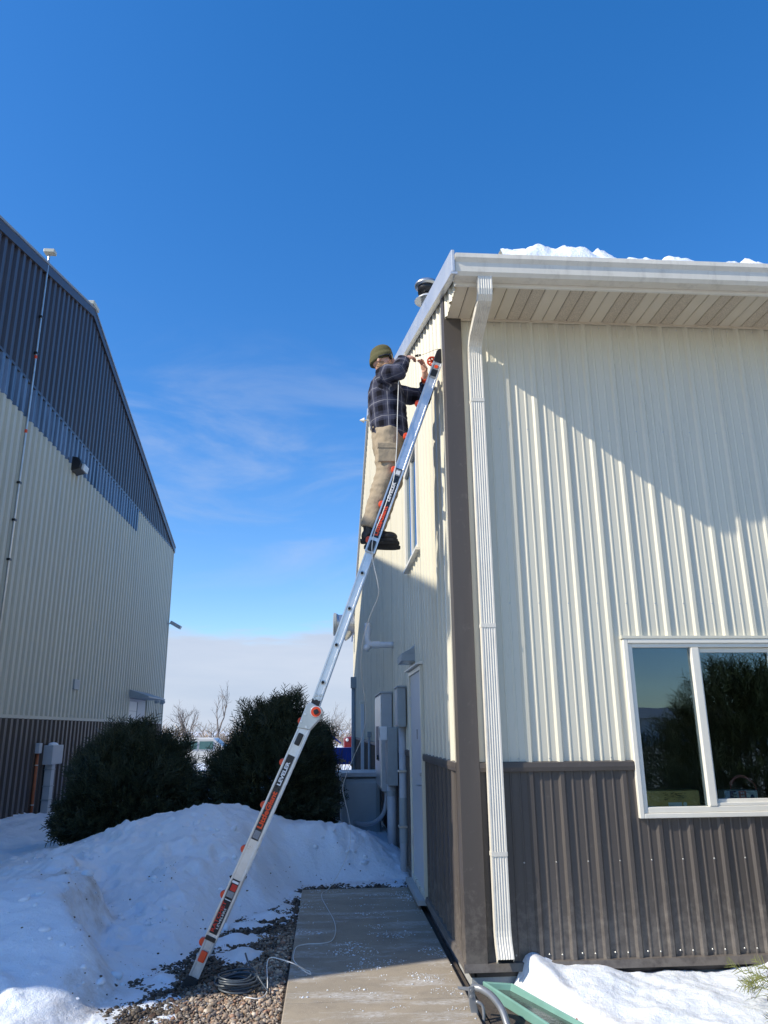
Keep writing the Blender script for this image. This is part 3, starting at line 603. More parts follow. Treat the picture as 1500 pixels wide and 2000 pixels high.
# gable window
def fy(mb, a, b, c_, d, w, xa, xb):
    mb.box(xa, xb, a, a+w, c_, d); mb.box(xa, xb, b-w, b, c_, d); mb.box(xa, xb, a+w, b-w, c_, c_+w); mb.box(xa, xb, a+w, b-w, d-w, d); return mb
gw = fy(MB(), GWIN[0], GWIN[1], GWIN[2], GWIN[3], .05, .925, .975).build('window', 'vinyl', RB, bevel=.004)
MB().box(.935, .972, 8.27, 8.34, GWIN[2]+.05, GWIN[3]-.05).build('mullion', 'vinyl', gw)
for a, b in ((7.73, 8.27), (8.34, 8.89)): MB().box(.955, .960, a, b, 3.60, 4.72).build('pane', 'glass_dark', gw)
MB().box(.90, .965, GWIN[0]-.02, GWIN[1]+.02, GWIN[2]-.03, GWIN[2]-.001).build('sill', 'vinyl', gw)
# service door on the gable side
dr = fy(MB(), DOOR[0], DOOR[1], .165, DOOR[3], .045, .925, .985).build('door', 'cream', RB, bevel=.003)
MB().box(.945, .975, DOOR[0]+.046, DOOR[1]-.046, .205, DOOR[3]-.046).build('door_leaf', 'door_paint', dr, bevel=.002)
for zz in (.55, 1.25, 2.0): MB().box(.930, .9445, 8.79, 8.83, zz-.06, zz+.06).build('hinge', 'galv', dr)
hd = MB(); hd.box(.938, .9445, 7.80, 7.85, 1.12, 1.30); hd.tube([(.94, 7.825, 1.17), (.90, 7.825, 1.17), (.89, 7.84, 1.17), (.888, 7.93, 1.165)], .009, 8); hd.tube([(.94, 7.825, 1.27), (.915, 7.825, 1.27)], .017, 10); hd.build('handle', 'galv', dr)
MB().box(.943, .9448, 8.20, 8.26, 1.60, 1.70).build('notice', 'label_black', dr)
MB().box(.86, .985, DOOR[0]-.02, DOOR[1]+.02, .12, .1645).build('threshold', 'foundation', dr)
MB().prism([(.965, 2.335), (.885, 2.335), (.885, 2.350), (.965, 2.372)], lambda u, v, d: (u, d, v), DOOR[0]-.03, DOOR[1]+.03).build('drip_cap', 'vinyl', dr)
sc = [(1.0887+.2286*k+.06-.0, YF-.001, zz) for k in range(1, 30) for zz in (1.49, 4.05, 2.62, 5.0) if not (WIN[0]-.03 < 1.1487+.2286*k < WIN[1]+.03 and zz < WIN[3])] + [(1.0887+.2286*k+.06, YF-.001, zz) for k in range(1, 30) for zz in (.225, .80)]
sc += [(1.0887+.2286*k-.03, YF-.001, .228) for k in range(1, 30)]
screws(RB, sc, (0, -1, 0))
screws(RB, [(XG-.001, 5.80+.2286*k+.05, zz) for k in range(0, 40) for zz in (1.49, 2.72, 3.35, 4.10, 5.0) if not (DOOR[0]-.05 < 5.85+.2286*k < DOOR[1]+.05 and (zz < DOOR[3] or zz > GWIN[2]-.05))], (-1, 0, 0))
# plumbing vent and exhausts fixed to the building
pv = smoothpath([(.96, 11.15, 2.90), (.80, 11.15, 2.90), (.66, 11.15, 2.90), (.60, 11.15, 2.915), (.575, 11.16, 2.96), (.575, 11.17, 3.05), (.575, 11.19, 3.22)], 4)
PV = MB().tube(pv, .045, 14).build('vent_pipe', 'pvc_white', RB, smooth=True)
MB().lathe([(.052, -.05), (.052, .05)], (.70, 11.15, 2.90), 14, (1, 0, 0)).build('coupling', 'pvc_white', PV, smooth=False)
MB().lathe([(.052, -.05), (.052, .04)], (.575, 11.18, 3.12), 14, (0, .1, 1)).build('coupling', 'pvc_white', PV)
MB().tube([(.60, 11.15, 2.90), (.56, 11.16, 2.86), (.545, 11.17, 2.82)], .05, 12).build('elbow', 'pvc_white', PV, smooth=True)
ex = MB(); ex.lathe([(.40, 0), (.40, .05), (.34, .06), (.34, .62), (.37, .63), (.37, .67)], (.965, 27.9, 5.47), 28, (-1, 0, 0)); EX = ex.build('exhaust_duct', 'galv', RB, angle=R(30))
MB().lathe([(.36, .0), (.42, .02), (.42, .12), (.30, .14)], (.295, 27.9, 5.46), 28, (-1, 0, 0)).build('hood_flange', 'util_grey', EX, angle=R(30))
MB().tube(smoothpath([(.80, 27.9, 5.40), (.72, 27.9, 5.22), (.62, 27.9, 5.08), (.52, 27.9, 5.02)], 4), .2, 16).build('elbow', 'galv', EX, smooth=True)
rv = MB(); rv.lathe([(.072, 0), (.072, .62)], (1.17, 8.15, 6.2), 20); RV = rv.build('roof_vent', 'galv', RB, smooth=False, angle=R(30))
MB().lathe([(.072, 0), (.150, -.055), (.156, -.05), (.08, .02)], (1.17, 8.15, 6.84), 24).build('storm_collar', 'rake_metal', RV, smooth=True)
MB().lathe([(.11, 0), (.11, .09), (.10, .11)], (1.17, 8.15, 6.90), 24).build('cap_throat', 'black_plastic', RV, smooth=True)
MB().lathe([(.145, -.02), (.15, 0), (.135, .03), (.07, .055), (.01, .06)], (1.17, 8.15, 7.01), 24).build('cap', 'galv', RV, smooth=True)
lf = MB(); lf.box(.80, .965, 8.32, 8.82, 2.42, 2.50); lf.prism([(.965, 2.50), (.80, 2.50), (.93, 2.57), (.965, 2.62)], lambda u, v, d: (u, d, v), 8.34, 8.80); LF = lf.build('door_light', 'util_grey', RB, bevel=.006)
MB().box(.82, .95, 8.36, 8.78, 2.413, 2.4195).build('diffuser', 'lamp_lens', LF)
sh = MB().lathe([(.02, 0), (.02, .12), (.07, .13), (.01, .24)], (.95, 17.2, 9.05), 12, (-1, 0, 0)).build('eave_bracket', 'vinyl', RB)

# snow left along the eave
def eave_snow():
    xs = np.arange(1.33, 9.3, .02); ys = np.linspace(0, 1, 26); X, T = np.meshgrid(xs, ys)
    n1 = fnoise(X, T, 3.0, 4, 4.2); n2 = fnoise(X, T*1.5, 9, 3, 1.2)
    big = .10+.065*np.exp(-((X-1.60)/.16)**4) + .10*np.exp(-((X-1.92)/.15)**4) + .045*np.exp(-((X-2.18)/.10)**4)
    Y = 4.93 + T*.62; prof = np.sin(np.clip(T*1.15, 0, 1)*math.pi)**.45
    Z = 5.165 + np.maximum(0, (Y-EY))*SL + prof*np.maximum(.0, big + n1*.075 + n2*.06) - .03*(T == 0) - .06*(T == 1)
    nx = len(xs); i = np.arange((len(ys)-1)*nx).reshape(-1, nx)[:, :-1].ravel()
    return np_mesh('roof_snow', np.stack([X, Y, Z], -1).reshape(-1, 3), np.stack([i, i+1, i+nx+1, i+nx], -1), 'snow', smooth=True, fattr={'dirt': np.zeros(X.size)})
tag(eave_snow(), 'lumpy leftover snow along the roof edge above the gutter', 'snow', kind='stuff')

# ================================================================== left building
XL = -6.0; LY0, LY1, LRY = 3.93, 28.57, 17.1
LB = empty('warehouse', (-14, 16, 0), 'tall weathered metal building with dark gable panels and brown base', 'building')
def zl(y): return 8.42 + (11.80-8.42)*((y-LY0)/(LRY-LY0) if y < LRY else (LY1-y)/(LY1-LRY))
to_left = lambda u, h, z: (XL+h, u, z)
kw = dict(kinks=[LRY])
siding(LB, 'charcoal_panel', WIDE, 4.0, LY0+.02, LY1-.02, 8.40, lambda y: zl(y)-.05, to_left, 1.068, name='gable_panel', **kw)
siding(LB, 'polycarb', WIDE, 4.0, LY0+.02, 23.0, 7.66, 8.36, to_left, 1.068, name='translucent_panel', lift=.006)
LDOOR = (23.85, 26.0, 0, 2.70)
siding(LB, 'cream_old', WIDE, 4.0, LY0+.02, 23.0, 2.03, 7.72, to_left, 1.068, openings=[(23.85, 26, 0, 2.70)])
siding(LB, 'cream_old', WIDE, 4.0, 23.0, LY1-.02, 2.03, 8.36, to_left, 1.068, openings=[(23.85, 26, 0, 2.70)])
siding(LB, 'brown_dark', WIDE, 4.0, LY0+.02, LY1-.02, -.05, 1.98, to_left, 1.068, name='base_panel', openings=[LDOOR])
MB().prism([(LY0, -.3), (LY1, -.3), (LY1, zl(LY1)-.06), (LRY, zl(LRY)-.06), (LY0, zl(LY0)-.06)], lambda u, v, d: (d, u, v), XL-16, XL-.015).build('shell', 'brown_dark', LB)
MB().box(XL-.01, XL+.045, LY0, LY1, 1.975, 2.04).build('belt_trim', 'cream_old', LB); MB().box(XL-.01, XL+.05, LY0, LY1, 8.355, 8.41).build('belt_trim', 'charcoal_panel', LB)
MB().box(XL-.01, XL+.06, LY1-.03, LY1+.03, -.1, 8.40).build('corner_trim', 'cream_old', LB); MB().box(XL-.01, XL+.06, LY0-.03, LY0+.03, -.1, 8.40).build('corner_trim', 'cream_old', LB)
for y0, y1 in ((LY0-.3, LRY), (LRY, LY1+.1)):
    a, b = zl(max(y0, LY0))-(.08 if y0 < LY0 else 0), zl(min(y1, LY1))
    MB().prism([(y0, a-.14), (y0, a+.06), (y1, b+.06), (y1, b-.14)], lambda u, v, d: (d, u, v), XL-.02, XL+.085).build('rake_trim', 'charcoal_panel', LB)
    MB().prism([(y0, a+.061), (y0, a+.11), (y1, b+.11), (y1, b+.061)], lambda u, v, d: (d, u, v), XL-16.1, XL+.10).build('roof', 'roof_grey', LB)
MB().box(XL-.5, XL+.13, LRY-.22, LRY+.22, 11.88, 11.99).build('ridge_cap', 'cream_old', LB, bevel=.02)
# sheltered doorway at the far end
dl = MB().box(XL-.012, XL+.005, 23.86, 25.99, -.02, 2.69).build('doorway', 'util_light', LB)
for k in range(9): MB().box(XL+.005, XL+.02, 23.9, 24.85, 2.60-.29*(k+1)+.02, 2.60-.29*k).build('door_slat', 'van_white', dl)
MB().box(XL+.005, XL+.03, 24.9, 25.9, 0, 2.6).build('door_leaf', 'util_light', dl)
MB().prism([(XL, 2.95), (XL+.62, 2.74), (XL+.62, 2.70), (XL, 2.70)], lambda u, v, d: (u, d, v), 23.7, 26.1).build('hood', 'util_grey', dl)
# fittings on the wall
cp = MB().tube([(XL+.07, 14.1, 11.22), (XL+.07, 14.1, 3.0)], .024, 10).build('conduit', 'galv', LB)
for zz in (9.86, 9.04, 6.3, 5.56, 4.8): MB().box(XL+.04, XL+.10, 14.055, 14.145, zz-.02, zz+.02).build('clamp', 'black_plastic', cp)
for zz in (8.92, 7.32): MB().lathe([(.027, 0), (.027, .07)], (XL+.07, 14.1, zz), 10).build('tape_mark', 'orange', cp)
MB().tube([(XL+.07, 14.1, 11.2), (XL+.07, 14.1, 11.34)], .024, 8).build('riser', 'galv', cp); MB().box(XL-.02, XL+.20, 14.0, 14.16, 11.34, 11.42).build('junction_box', 'cream_old', cp, bevel=.01)
fl = MB().prism([(XL+.03, 7.85), (XL+.20, 7.82), (XL+.26, 7.70), (XL+.24, 7.56), (XL+.03, 7.50)], lambda u, v, d: (u, d, v), 16.80, 17.25).build('flood_light', 'black_plastic', LB, bevel=.02)
MB().prism([(XL+.262, 7.70), (XL+.33, 7.68), (XL+.30, 7.53), (XL+.244, 7.56)], lambda u, v, d: (u, d, v), 16.86, 17.19).build('lens', 'lamp_lens', fl, bevel=.015)
MB().box(XL+.02, XL+.08, 18.5, 18.86, 2.68, 2.91).build('outlet_plate', 'util_grey', LB, bevel=.01)
ca = MB().tube([(XL+.02, 28.4, 5.55), (XL+.22, 28.4, 5.55)], .02, 8).build('security_camera', 'util_light', LB); MB().bar((XL+.16, 28.4, 5.60), (XL+.55, 28.3, 5.38), .12, .12).build('housing', 'util_light', ca)
for yy in (27.25, 28.2): MB().lathe([(.08, 0), (.08, .1), (.04, .16)], (XL+.03, yy, 2.72), 10, (1, 0, 0)).build('wall_fixture', 'util_grey', LB)
op = MB().tube([(XL+.08, 16.64, 1.30), (XL+.08, 16.64, -.1)], .030, 10).build('marker_pipe', 'rust_orange', LB, smooth=True)
for zz in (1.06, .30): MB().lathe([(.036, 0), (.036, .02)], (XL+.08, 16.64, zz), 10).build('clamp', 'galv', op)
MB().box(XL+.03, XL+.13, 16.56, 16.72, 1.30, 1.50).build('junction_box', 'util_light', op, bevel=.008)
eb = MB().box(XL+.04, XL+.24, 17.05, 17.70, 1.06, 1.45).build('meter_box', 'util_light', LB, bevel=.01)
MB().box(XL+.06, XL+.20, 17.2, 17.40, -.1, 1.0595).build('riser', 'util_light', eb)
MB().tube([(XL+.1, 17.55, 1.06), (XL+.1, 17.55, -.1)], .035, 10).build('conduit', 'util_light', eb, smooth=True)
for zz in (.95, .62, .35): MB().box(XL+.05, XL+.21, 17.18, 17.42, zz, zz+.015).build('strap', 'util_grey', eb)
MB().ell((XL+.14, 17.32, 1.455), (.09, .2, .055), 12, 6).build('snow_cap', 'snow', eb, smooth=True)

# ================================================================== ladder
# two legs of an articulated ladder in the plane of its near rail; (x, z) of foot, hinge and top
LY = 5.85
A0, A1, B0, B1 = Vector((-.905, 0, .06)), Vector((-.150, 0, 1.775)), Vector((-.106, 0, 1.86)), Vector((.935, 0, 4.80))
LAD = empty('extension_ladder', (-.8, 6.05, .05), 'aluminium articulated ladder with orange rung locks leaning on the cream gable wall', 'ladder')
class Sec:
    def __init__(s, a, b):
        s.a = a; s.t = (b-a).normalized(); s.n = Vector((-s.t.z, 0, s.t.x)); s.L = (b-a).length   # n points left, to the climbing side
    def p(s, d, n, y): return s.a + s.t*d + s.n*n + Vector((0, y, 0))
def rail(sec, d0, d1, w, y, side, m='alu', t=.026):
    """channel: web recessed between two flanges; side -1 = web towards the camera"""
    o = side; lip = .011; rec = .005
    pr = [(-w/2, 0), (-w/2+lip, 0), (-w/2+lip+.003, rec), (w/2-lip-.003, rec), (w/2-lip, 0), (w/2, 0), (w/2, t), (w/2-.004, t), (w/2-.004, rec+.004), (-w/2+.004, rec+.004), (-w/2+.004, t), (-w/2, t)]
    mb = MB(); mb.loft([[sec.p(d, n, y-o*q) for n, q in pr] for d in (d0, d1)]); return mb.build('rail', m, LAD)
S1, S2 = Sec(A0, A1), Sec(B0, B1); FW = .52
yo, yi = LY-.026, LY+.002
# lower leg: outer rails, with an inner leveller leg at the bottom
for near in (1, 0):
    y = LY-.03 if near else LY+FW; sd = -1 if near else 1
    rail(S1, .30, S1.L-.02, .084, y, sd); rail(S1, .045, .66, .072, y+(.0085 if near else -.0085), sd, 'alu_dull')
    if near:
        ft = MB(); ft.prism([(-.047, -.058), (.052, -.042), (.044, .05), (-.042, .05)], lambda u, v, d: S1.p(v, u, d), y-.008, y+.045); ft.build('foot', 'rubber', LAD, bevel=.008)
    else: MB().prism([(-.047, -.058), (.052, -.042), (.044, .05), (-.042, .05)], lambda u, v, d: S1.p(v, u, d), y-.045, y+.008).build('foot', 'rubber', LAD, bevel=.008)
# upper leg: inner rails with rung holes, outer rails slid up over them
iw = .068
for near in (1, 0):
    y = LY-.012 if near else LY+FW-.018; sd = -1 if near else 1
    r_ = rail(S2, -.03, 1.55, iw, y, sd, 'alu_dull' if not near else 'alu')
    rail(S2, 1.27, S2.L-.03, .082, LY-.03 if near else LY+FW, sd)
    if near:
        for k in range(4):
            d = .20+.298*k
            MB().lathe([(.019, 0), (.019, .004), (.012, .005)], S2.p(d, 0, y+.0048), 18, (0, -1, 0)).build('rung_end', 'galv', r_, smooth=False); MB().lathe([(.0115, 0), (.0115, .0062)], S2.p(d, 0, y+.0048), 14, (0, -1, 0)).build('rung_hole', 'hole_black', r_)
    cap = MB(); cap.loft([[S2.p(S2.L+d, n*sc_, q) for n, q in ((-.043, (LY-.034 if near else LY+FW-.032)), (.043, (LY-.034 if near else LY+FW-.032)), (.043, (LY+.004 if near else LY+FW+.006)), (-.043, (LY+.004 if near else LY+FW+.006)))] for d, sc_ in ((-.06, 1), (.035, 1), (.06, .8), (.07, .5))]); cap.build('end_cap', 'black_plastic', LAD, bevel=.006)
def rung(sec, d, y0, y1, m='alu_dull'):
    pr = [(-.017, -.010), (.017, -.010), (.021, -.004), (.021, .006), (.016, .012), (-.016, .012), (-.021, .006), (-.021, -.004)]
    up = Vector((0, 0, 1)); fw = Vector((1, 0, 0)); c = sec.a + sec.t*d
    ang = math.atan2(sec.t.x, sec.t.z)
    mb = MB(); mb.loft([[c + Vector((0, y, 0)) + fw*(u*1.0) + up*v*1.1 for u, v in pr] for y in (y0, y1)]); return mb.build('rung', m, LAD)
def lock(sec, d, y, fl=1):
    """orange rocker of a rung lock sitting proud of the rail on the climbing side"""
    po = [(-.024, .024), (-.028, .048), (-.015, .064), (.004, .068), (.017, .060), (.028, .040), (.026, .022)]
    mb = MB(); mb.prism([(n, v) for v, n in po], lambda u, v, q: sec.p(d+v, u, q), y, y+.045*fl); return mb.build('rung_lock', 'orange', LAD, bevel=.006)
for k in range(6):
    d = .26+.318*k; rung(S1, d+.02, LY-.02, LY+FW-.004)
    lock(S1, d, LY-.010)
for k in range(4): rung(S2, .20+.298*k, LY-.006, LY+FW-.02)
for k in range(6):
    d = 1.375+.318*k; rung(S2, d, LY-.02, LY+FW-.004)
    if k != 5: lock(S2, d, LY-.010)
lc_ = S2.p(S2.L-.05, .050, LY+.0); lw = MB(); lw.loft([[lc_+Vector((math.cos(a*.314)*rr, q, math.sin(a*.314)*rr)) for rr, q in ((.034, 0), (.045, 0), (.045, .02), (.034, .02))] for a in range(20)], closed=True)
for a in range(3): lw.bar(lc_+Vector((.036*math.cos(a*1.047), .01, .036*math.sin(a*1.047))), lc_-Vector((.036*math.cos(a*1.047), -.01, .036*math.sin(a*1.047))), .012, .010, up=(0, 1, 0))
lw.build('rung_lock', 'orange', LAD)
# hinge
for near in (1, 0):
    y = LY-.040 if near else LY+FW+.012; hc = Vector((-.092, 0, 1.822))+Vector((0, y, 0)); sg = -1 if near else 1
    h = MB(); q3 = lambda v: (v.x, v.z)
    hxz = [q3(S1.p(S1.L-.08, .046, 0)), q3(S1.p(S1.L+.03, .050, 0)), (-.158, 1.888), (-.122, 1.90), (-.085, 1.878), (-.045, 1.862), (-.038, 1.82), (-.06, 1.782), q3(S1.p(S1.L-.06, -.046, 0))]
    h.prism(hxz, lambda u, v, q: Vector((u, q, v)), y, y+.012)
    H = h.build('hinge', 'galv', LAD, bevel=.004)
    c0 = Vector((-.087, y, 1.832))
    MB().lathe([(.043, 0), (.043, .014), (.040, .018)], c0, 28, (0, sg, 0)).build('hinge_ring', 'alu', H); MB().lathe([(.037, 0), (.037, .022)], c0, 24, (0, sg, 0)).build('hinge_disc', 'orange', H)
    kn = MB(); kn.prism([(0.023*math.cos(a*math.pi/4+.4)*(1 if a % 2 else .8), 0.023*math.sin(a*math.pi/4+.4)*(1 if a % 2 else .8)) for a in range(8)], lambda u, v, q: c0+Vector((u, q, v)), *sorted((sg*.02, sg*.040))); kn.build('hinge_knob', 'black_plastic', H, bevel=.003)
    for dd, nn_ in ((.125, .014), (.10, -.018), (.135, -.018), (.095, .016)): MB().lathe([(.011, 0), (.009, .006)], S2.p(dd-.03, nn_, LY-.013), 10, (0, -1, 0)).build('rivet', 'galv', H) if near else None
    for dd, nn_ in ((-.03, .05), (.03, .045), (-.05, .0)): MB().lathe([(.010, 0), (.008, .005)], S1.p(S1.L+dd, nn_-.012, y), 10, (0, -1, 0)).build('rivet', 'alu', H) if near else None
MB().prism([(-.032, -.03), (.032, -.03), (.032, .02), (-.032, .02)], lambda u, v, q: S2.p(.045+v, u, q), LY-.0185, LY-.0125).build('hinge_collar', 'black_plastic', LAD)
# release tabs and printed labels on the near rails
def plate(sec, d0, d1, n0, n1, y, m, name='label_strip', th=.0012, par=LAD): return MB().prism([(n0, d0), (n1, d0), (n1, d1), (n0, d1)], lambda u, v, q: sec.p(v, u, q), y-th, y).build(name, m, par)
def text(sec, body, d, n, size, y, m, par, stretch=1., off=.0):
    cu = bpy.data.curves.new('lettering', 'FONT'); cu.body = body; cu.size = size; cu.offset = off; cu.resolution_u = 2; cu.fill_mode = 'FRONT'
    tmp = bpy.data.objects.new('lettering', cu); COL.objects.link(tmp); bpy.context.view_layer.update()
    me = bpy.data.meshes.new_from_object(tmp.evaluated_get(bpy.context.evaluated_depsgraph_get())); bpy.data.objects.remove(tmp); bpy.data.curves.remove(cu)
    P = [v.co.copy() for v in me.vertices]; F = [tuple(p.vertices) for p in me.polygons]; bpy.data.meshes.remove(me)
    mb = MB(); mb.add([sec.p(d+p.x*stretch, n+p.y, y) for p in P], F); return mb.build('lettering', m, par)
Yw = LY-.0312+.005   # face of the recessed web of the outer rails
for sec, d0, order in ((S1, .80, 0), (S2, 1.36, 1)):
    if order == 0:
        L1 = plate(sec, .98, 1.60, -.026, .026, Yw, 'label_black')
        text(sec, 'LittleGiant', 1.06, -.014, .050, Yw-.0022, 'label_orange', L1, 1.24, .0022); text(sec, 'LEVELER', 1.375, -.011, .036, Yw-.0022, 'label_white', L1, 1.3, .0015)
        plate(sec, .99, 1.045, -.022, .022, Yw-.0013, 'label_grey', par=L1)
    else:
        L2 = plate(sec, 1.40, 2.02, -.026, .026, Yw, 'label_black')
        text(sec, 'LittleGiant', 1.415, -.014, .050, Yw-.0022, 'label_orange', L2, 1.22, .0022); text(sec, 'LEVELER', 1.72, -.011, .036, Yw-.0022, 'label_white', L2, 1.3, .0015)
        plate(sec, 1.955, 2.01, -.022, .022, Yw-.0013, 'label_grey', par=L2); plate(sec, 1.965, 2.0, -.016, .018, Yw-.0026, 'label_white', par=L2)
L3 = plate(S1, .335, .70, -.027, .027, Yw, 'label_black'); text(S1, 'RATCHET', .345, .001, .036, Yw-.0022, 'label_red', L3, 1.28, .0008); text(S1, 'LEVELERS', .37, -.018, .021, Yw-.0022, 'label_white', L3, 1.6, 0)
plate(S1, .56, .565, -.024, .024, Yw-.0013, 'label_white', par=L3); plate(S1, .58, .62, -.024, .024, Yw-.0013, 'label_grey', par=L3); plate(S1, .625, .668, -.024, .016, Yw-.0013, 'label_red', par=L3); plate(S1, .675, .69, -.024, .024, Yw-.0013, 'label_white', par=L3)
L4 = plate(S2, S2.L-.22, S2.L-.09, -.027, .027, Yw, 'label_grey'); MB().lathe([(.017, 0), (.017, .0015)], S2.p(S2.L-.105, 0, Yw-.0015), 16, (0, -1, 0)).build('label_dot', 'label_orange', L4); plate(S2, S2.L-.20, S2.L-.135, -.024, .024, Yw-.0013, 'label_black', par=L4)
MB().prism([(-.024, -.045), (.024, -.045), (.024, .045), (-.024, .045)], lambda u, v, q: S2.p(1.325+v, u, q), LY-.045, LY-.0255).build('slide_lock', 'black_plastic', LAD, bevel=.008)
MB().prism([(-.021, -.045), (.021, -.045), (.021, .045), (-.021, .045)], lambda u, v, q: S1.p(S1.L-.15+v, u, q), LY-.042, LY-.0255).build('slide_lock', 'black_plastic', LAD, bevel=.008)
MB().prism([(-.023, -.036), (.023, -.036), (.023, .036), (-.023, .036)], lambda u, v, q: S1.p(.185+v, u, q), LY-.036, LY-.0172).build('release_button', 'orange', LAD, bevel=.008)
MB().prism([(-.037, -.012), (.037, -.012), (.037, .016), (-.037, .016)], lambda u, v, q: S1.p(.30+v, u, q), LY-.0345, LY-.0182).build('collar', 'black_plastic', LAD, bevel=.003)

# ================================================================== cables
cab = [(.640, 5.90, 4.86), (.612, 5.865, 4.79), (.575, 5.80, 4.62), (.566, 5.79, 4.47), (.552, 5.78, 4.18), (.543, 5.775, 3.948), (.514, 5.77, 3.659), (.424, 5.77, 3.376), (.349, 5.77, 3.185), (.336, 5.78, 3.02), (.384, 5.85, 2.809), (.39, 5.95, 2.724), (.331, 6.1, 2.582), (.284, 6.35, 2.403), (.286, 6.7, 2.197), (.338, 7.05, 1.948), (.354, 7.3, 1.794), (.334, 7.6, 1.631), (.263, 8.0, 1.43), (.19, 8.4, 1.212), (.173, 8.6, 1.07), (.237, 8.9, .809), (.27, 9.05, .62), (.25, 9.05, .42), (.14, 9.0, .20)]
kg = .953
cab += [(x*kg, y*kg, .092) for x, y in ((.032, 9.18), (-.035, 9.0), (-.038, 8.685), (.02, 8.208), (.081, 7.685), (.087, 7.284), (.05, 7.024), (-.043, 6.956), (-.148, 6.952), (-.229, 6.885))]
cab += [(-.232, 6.36, .10), (-.225, 6.12, .115), (-.16, 5.88, .12), (-.10, 5.86, .092), (-.105, 5.89, .10), (-.135, 5.88, .115), (-.21, 5.78, .18), (-.315, 5.83, .20), (-.376, 5.86, .20), (-.397, 5.86, .16), (-.378, 5.69, .085), (-.377, 5.54, .075), (-.42, 5.46, .075), (-.50, 5.48, .08)]
tag(MB().tube(smoothpath(cab, 5), .0036, 7).build('white_cable', 'cord', smooth=True), 'thin white cable hanging from the man down across snow and walkway', 'cable')
coil = []
for i in range(12*40):
    a = i/40*2*math.pi; k = i/40; r = .105+.022*math.sin(k*2.3)+.012*math.sin(k*5.1+a); coil.append((-.575+.012*math.sin(k*1.7)+r*1.08*math.cos(a), 5.70+.010*math.cos(k*2.9)+r*math.sin(a), .075+.0105*(k % 7)+.006*math.sin(a*2+k)))
coil += [(-.45, 5.72, .15), (-.50, 5.78, .17), (-.53, 5.83, .20), (-.548, 5.87, .23)]
CO = tag(MB().tube(coil, .0062, 7).build('coiled_cable', 'cord_dark', smooth=True), 'dark grey cable coiled on the pebbles near the ladder foot', 'cable')
MB().tube(smoothpath([(-.44, 5.62, .16), (-.40, 5.58, .12), (-.36, 5.55, .085)], 4), .0062, 7).build('loose_end', 'cord_dark', CO, smooth=True)

# ================================================================== electrical gear along the gable wall
def cab_box(name, x0, x1, y0, y1, z0, z1, m, label, cat, cap=.012):
    o = MB().box(x0, x1, y0, y1, z0, z1).build(name, m, bevel=.006); tag(o, label, cat)
    MB().box(x0-cap, x1, y0-cap, y1+cap, z1+.0005, z1+.022).build('cover', m, o, bevel=.004); return o
ja = cab_box('junction_cabinet', .845, .944, 9.35, 9.75, 1.73, 2.19, 'util_grey', 'small blue-grey electrical box beside the service door, above the thick conduit', 'electrical box')
MB().box(.855, .94, 9.342, 9.3495, 1.75, 2.17).build('door_panel', 'util_grey', ja, bevel=.003); MB().box(.838, .8445, 9.38, 9.72, 1.75, 2.17).build('side_panel', 'util_light', ja)
jb = cab_box('distribution_cabinet', .79, .944, 11.4, 12.75, .85, 2.22, 'util_light', 'tall pale grey electrical cabinet with silver front on the gable wall', 'electrical box', .02)
MB().box(.772, .7895, 11.42, 12.72, .90, 2.19).build('front_door', 'alu', jb, bevel=.004); MB().box(.768, .7715, 11.75, 12.4, 1.25, 1.75).build('warning_label', 'carton_navy', jb); MB().lathe([(.04, 0), (.03, .03)], (.772, 11.9, 1.30), 12, (-1, 0, 0)).build('latch', 'black_plastic', jb)
jm = MB().box(.80, .935, 10.45, 10.85, .99, 1.73).build('meter_socket', 'util_grey', bevel=.006); tag(jm, 'narrow grey meter box between the two electrical cabinets', 'electrical box')
MB().lathe([(.085, 0), (.085, .07), (.07, .10)], (.80, 10.62, 1.66), 20, (-1, 0, 0)).build('meter_head', 'util_light', jm, smooth=False, angle=R(30))
MB().box(.70, .80, 10.50, 10.78, 1.56, 1.74).build('meter_hood', 'pvc_white', jm, bevel=.01)
pa = MB().tube([(.912, 9.52, 1.73), (.912, 9.52, -.05)], .048, 16).build('thick_conduit', 'pvc_grey', smooth=True); tag(pa, 'thick pale grey plastic conduit nearest the door, running into the gravel', 'conduit')
MB().lathe([(.054, 0), (.054, .50)], (.912, 9.52, .42), 16).build('coupling', 'util_grey', pa, smooth=False)
for zz in (1.22, .60): MB().box(.85, .965, 9.455, 9.585, zz-.012, zz+.012).build('clamp', 'galv', pa, bevel=.003)
pb = MB().tube([(.86, 10.6, .98), (.86, 10.6, -.05)], .062, 16).build('wide_conduit', 'pvc_grey', smooth=True); tag(pb, 'wide grey conduit below the meter box, half buried in snow', 'conduit'); MB().lathe([(.068, 0), (.068, .06)], (.86, 10.6, .86), 16).build('collar', 'util_grey', pb)
pc = MB().tube([(.93, 10.05, .98), (.93, 10.05, -.05)], .02, 10).build('thin_conduit', 'util_light', smooth=True); tag(pc, 'thin straight conduit between the two thicker pipes', 'conduit')
tr = MB().box(.22, .86, 12.6, 13.5, .08, .98).build('transformer_cabinet', 'util_mid', bevel=.09); tag(tr, 'large rounded grey ground cabinet with lid standing in the snow', 'cabinet')
MB().prism([(.19, .985), (.89, .985), (.86, 1.05), (.22, 1.05)], lambda u, v, d: (u, d, v), 12.57, 13.53).build('lid', 'util_light', tr, bevel=.006); MB().box(.30, .80, 12.58, 12.64, .02, .10).build('plinth', 'hole_black', tr)
fx = MB().tube(smoothpath([(.86, 11.55, .86), (.86, 11.6, .70), (.82, 11.7, .52), (.70, 11.95, .38), (.55, 12.3, .32), (.45, 12.6, .32)], 5), .032, 10).build('flexible_conduit', 'pvc_grey', smooth=True); tag(fx, 'curved flexible conduit sagging from the tall cabinet to the ground cabinet', 'conduit')
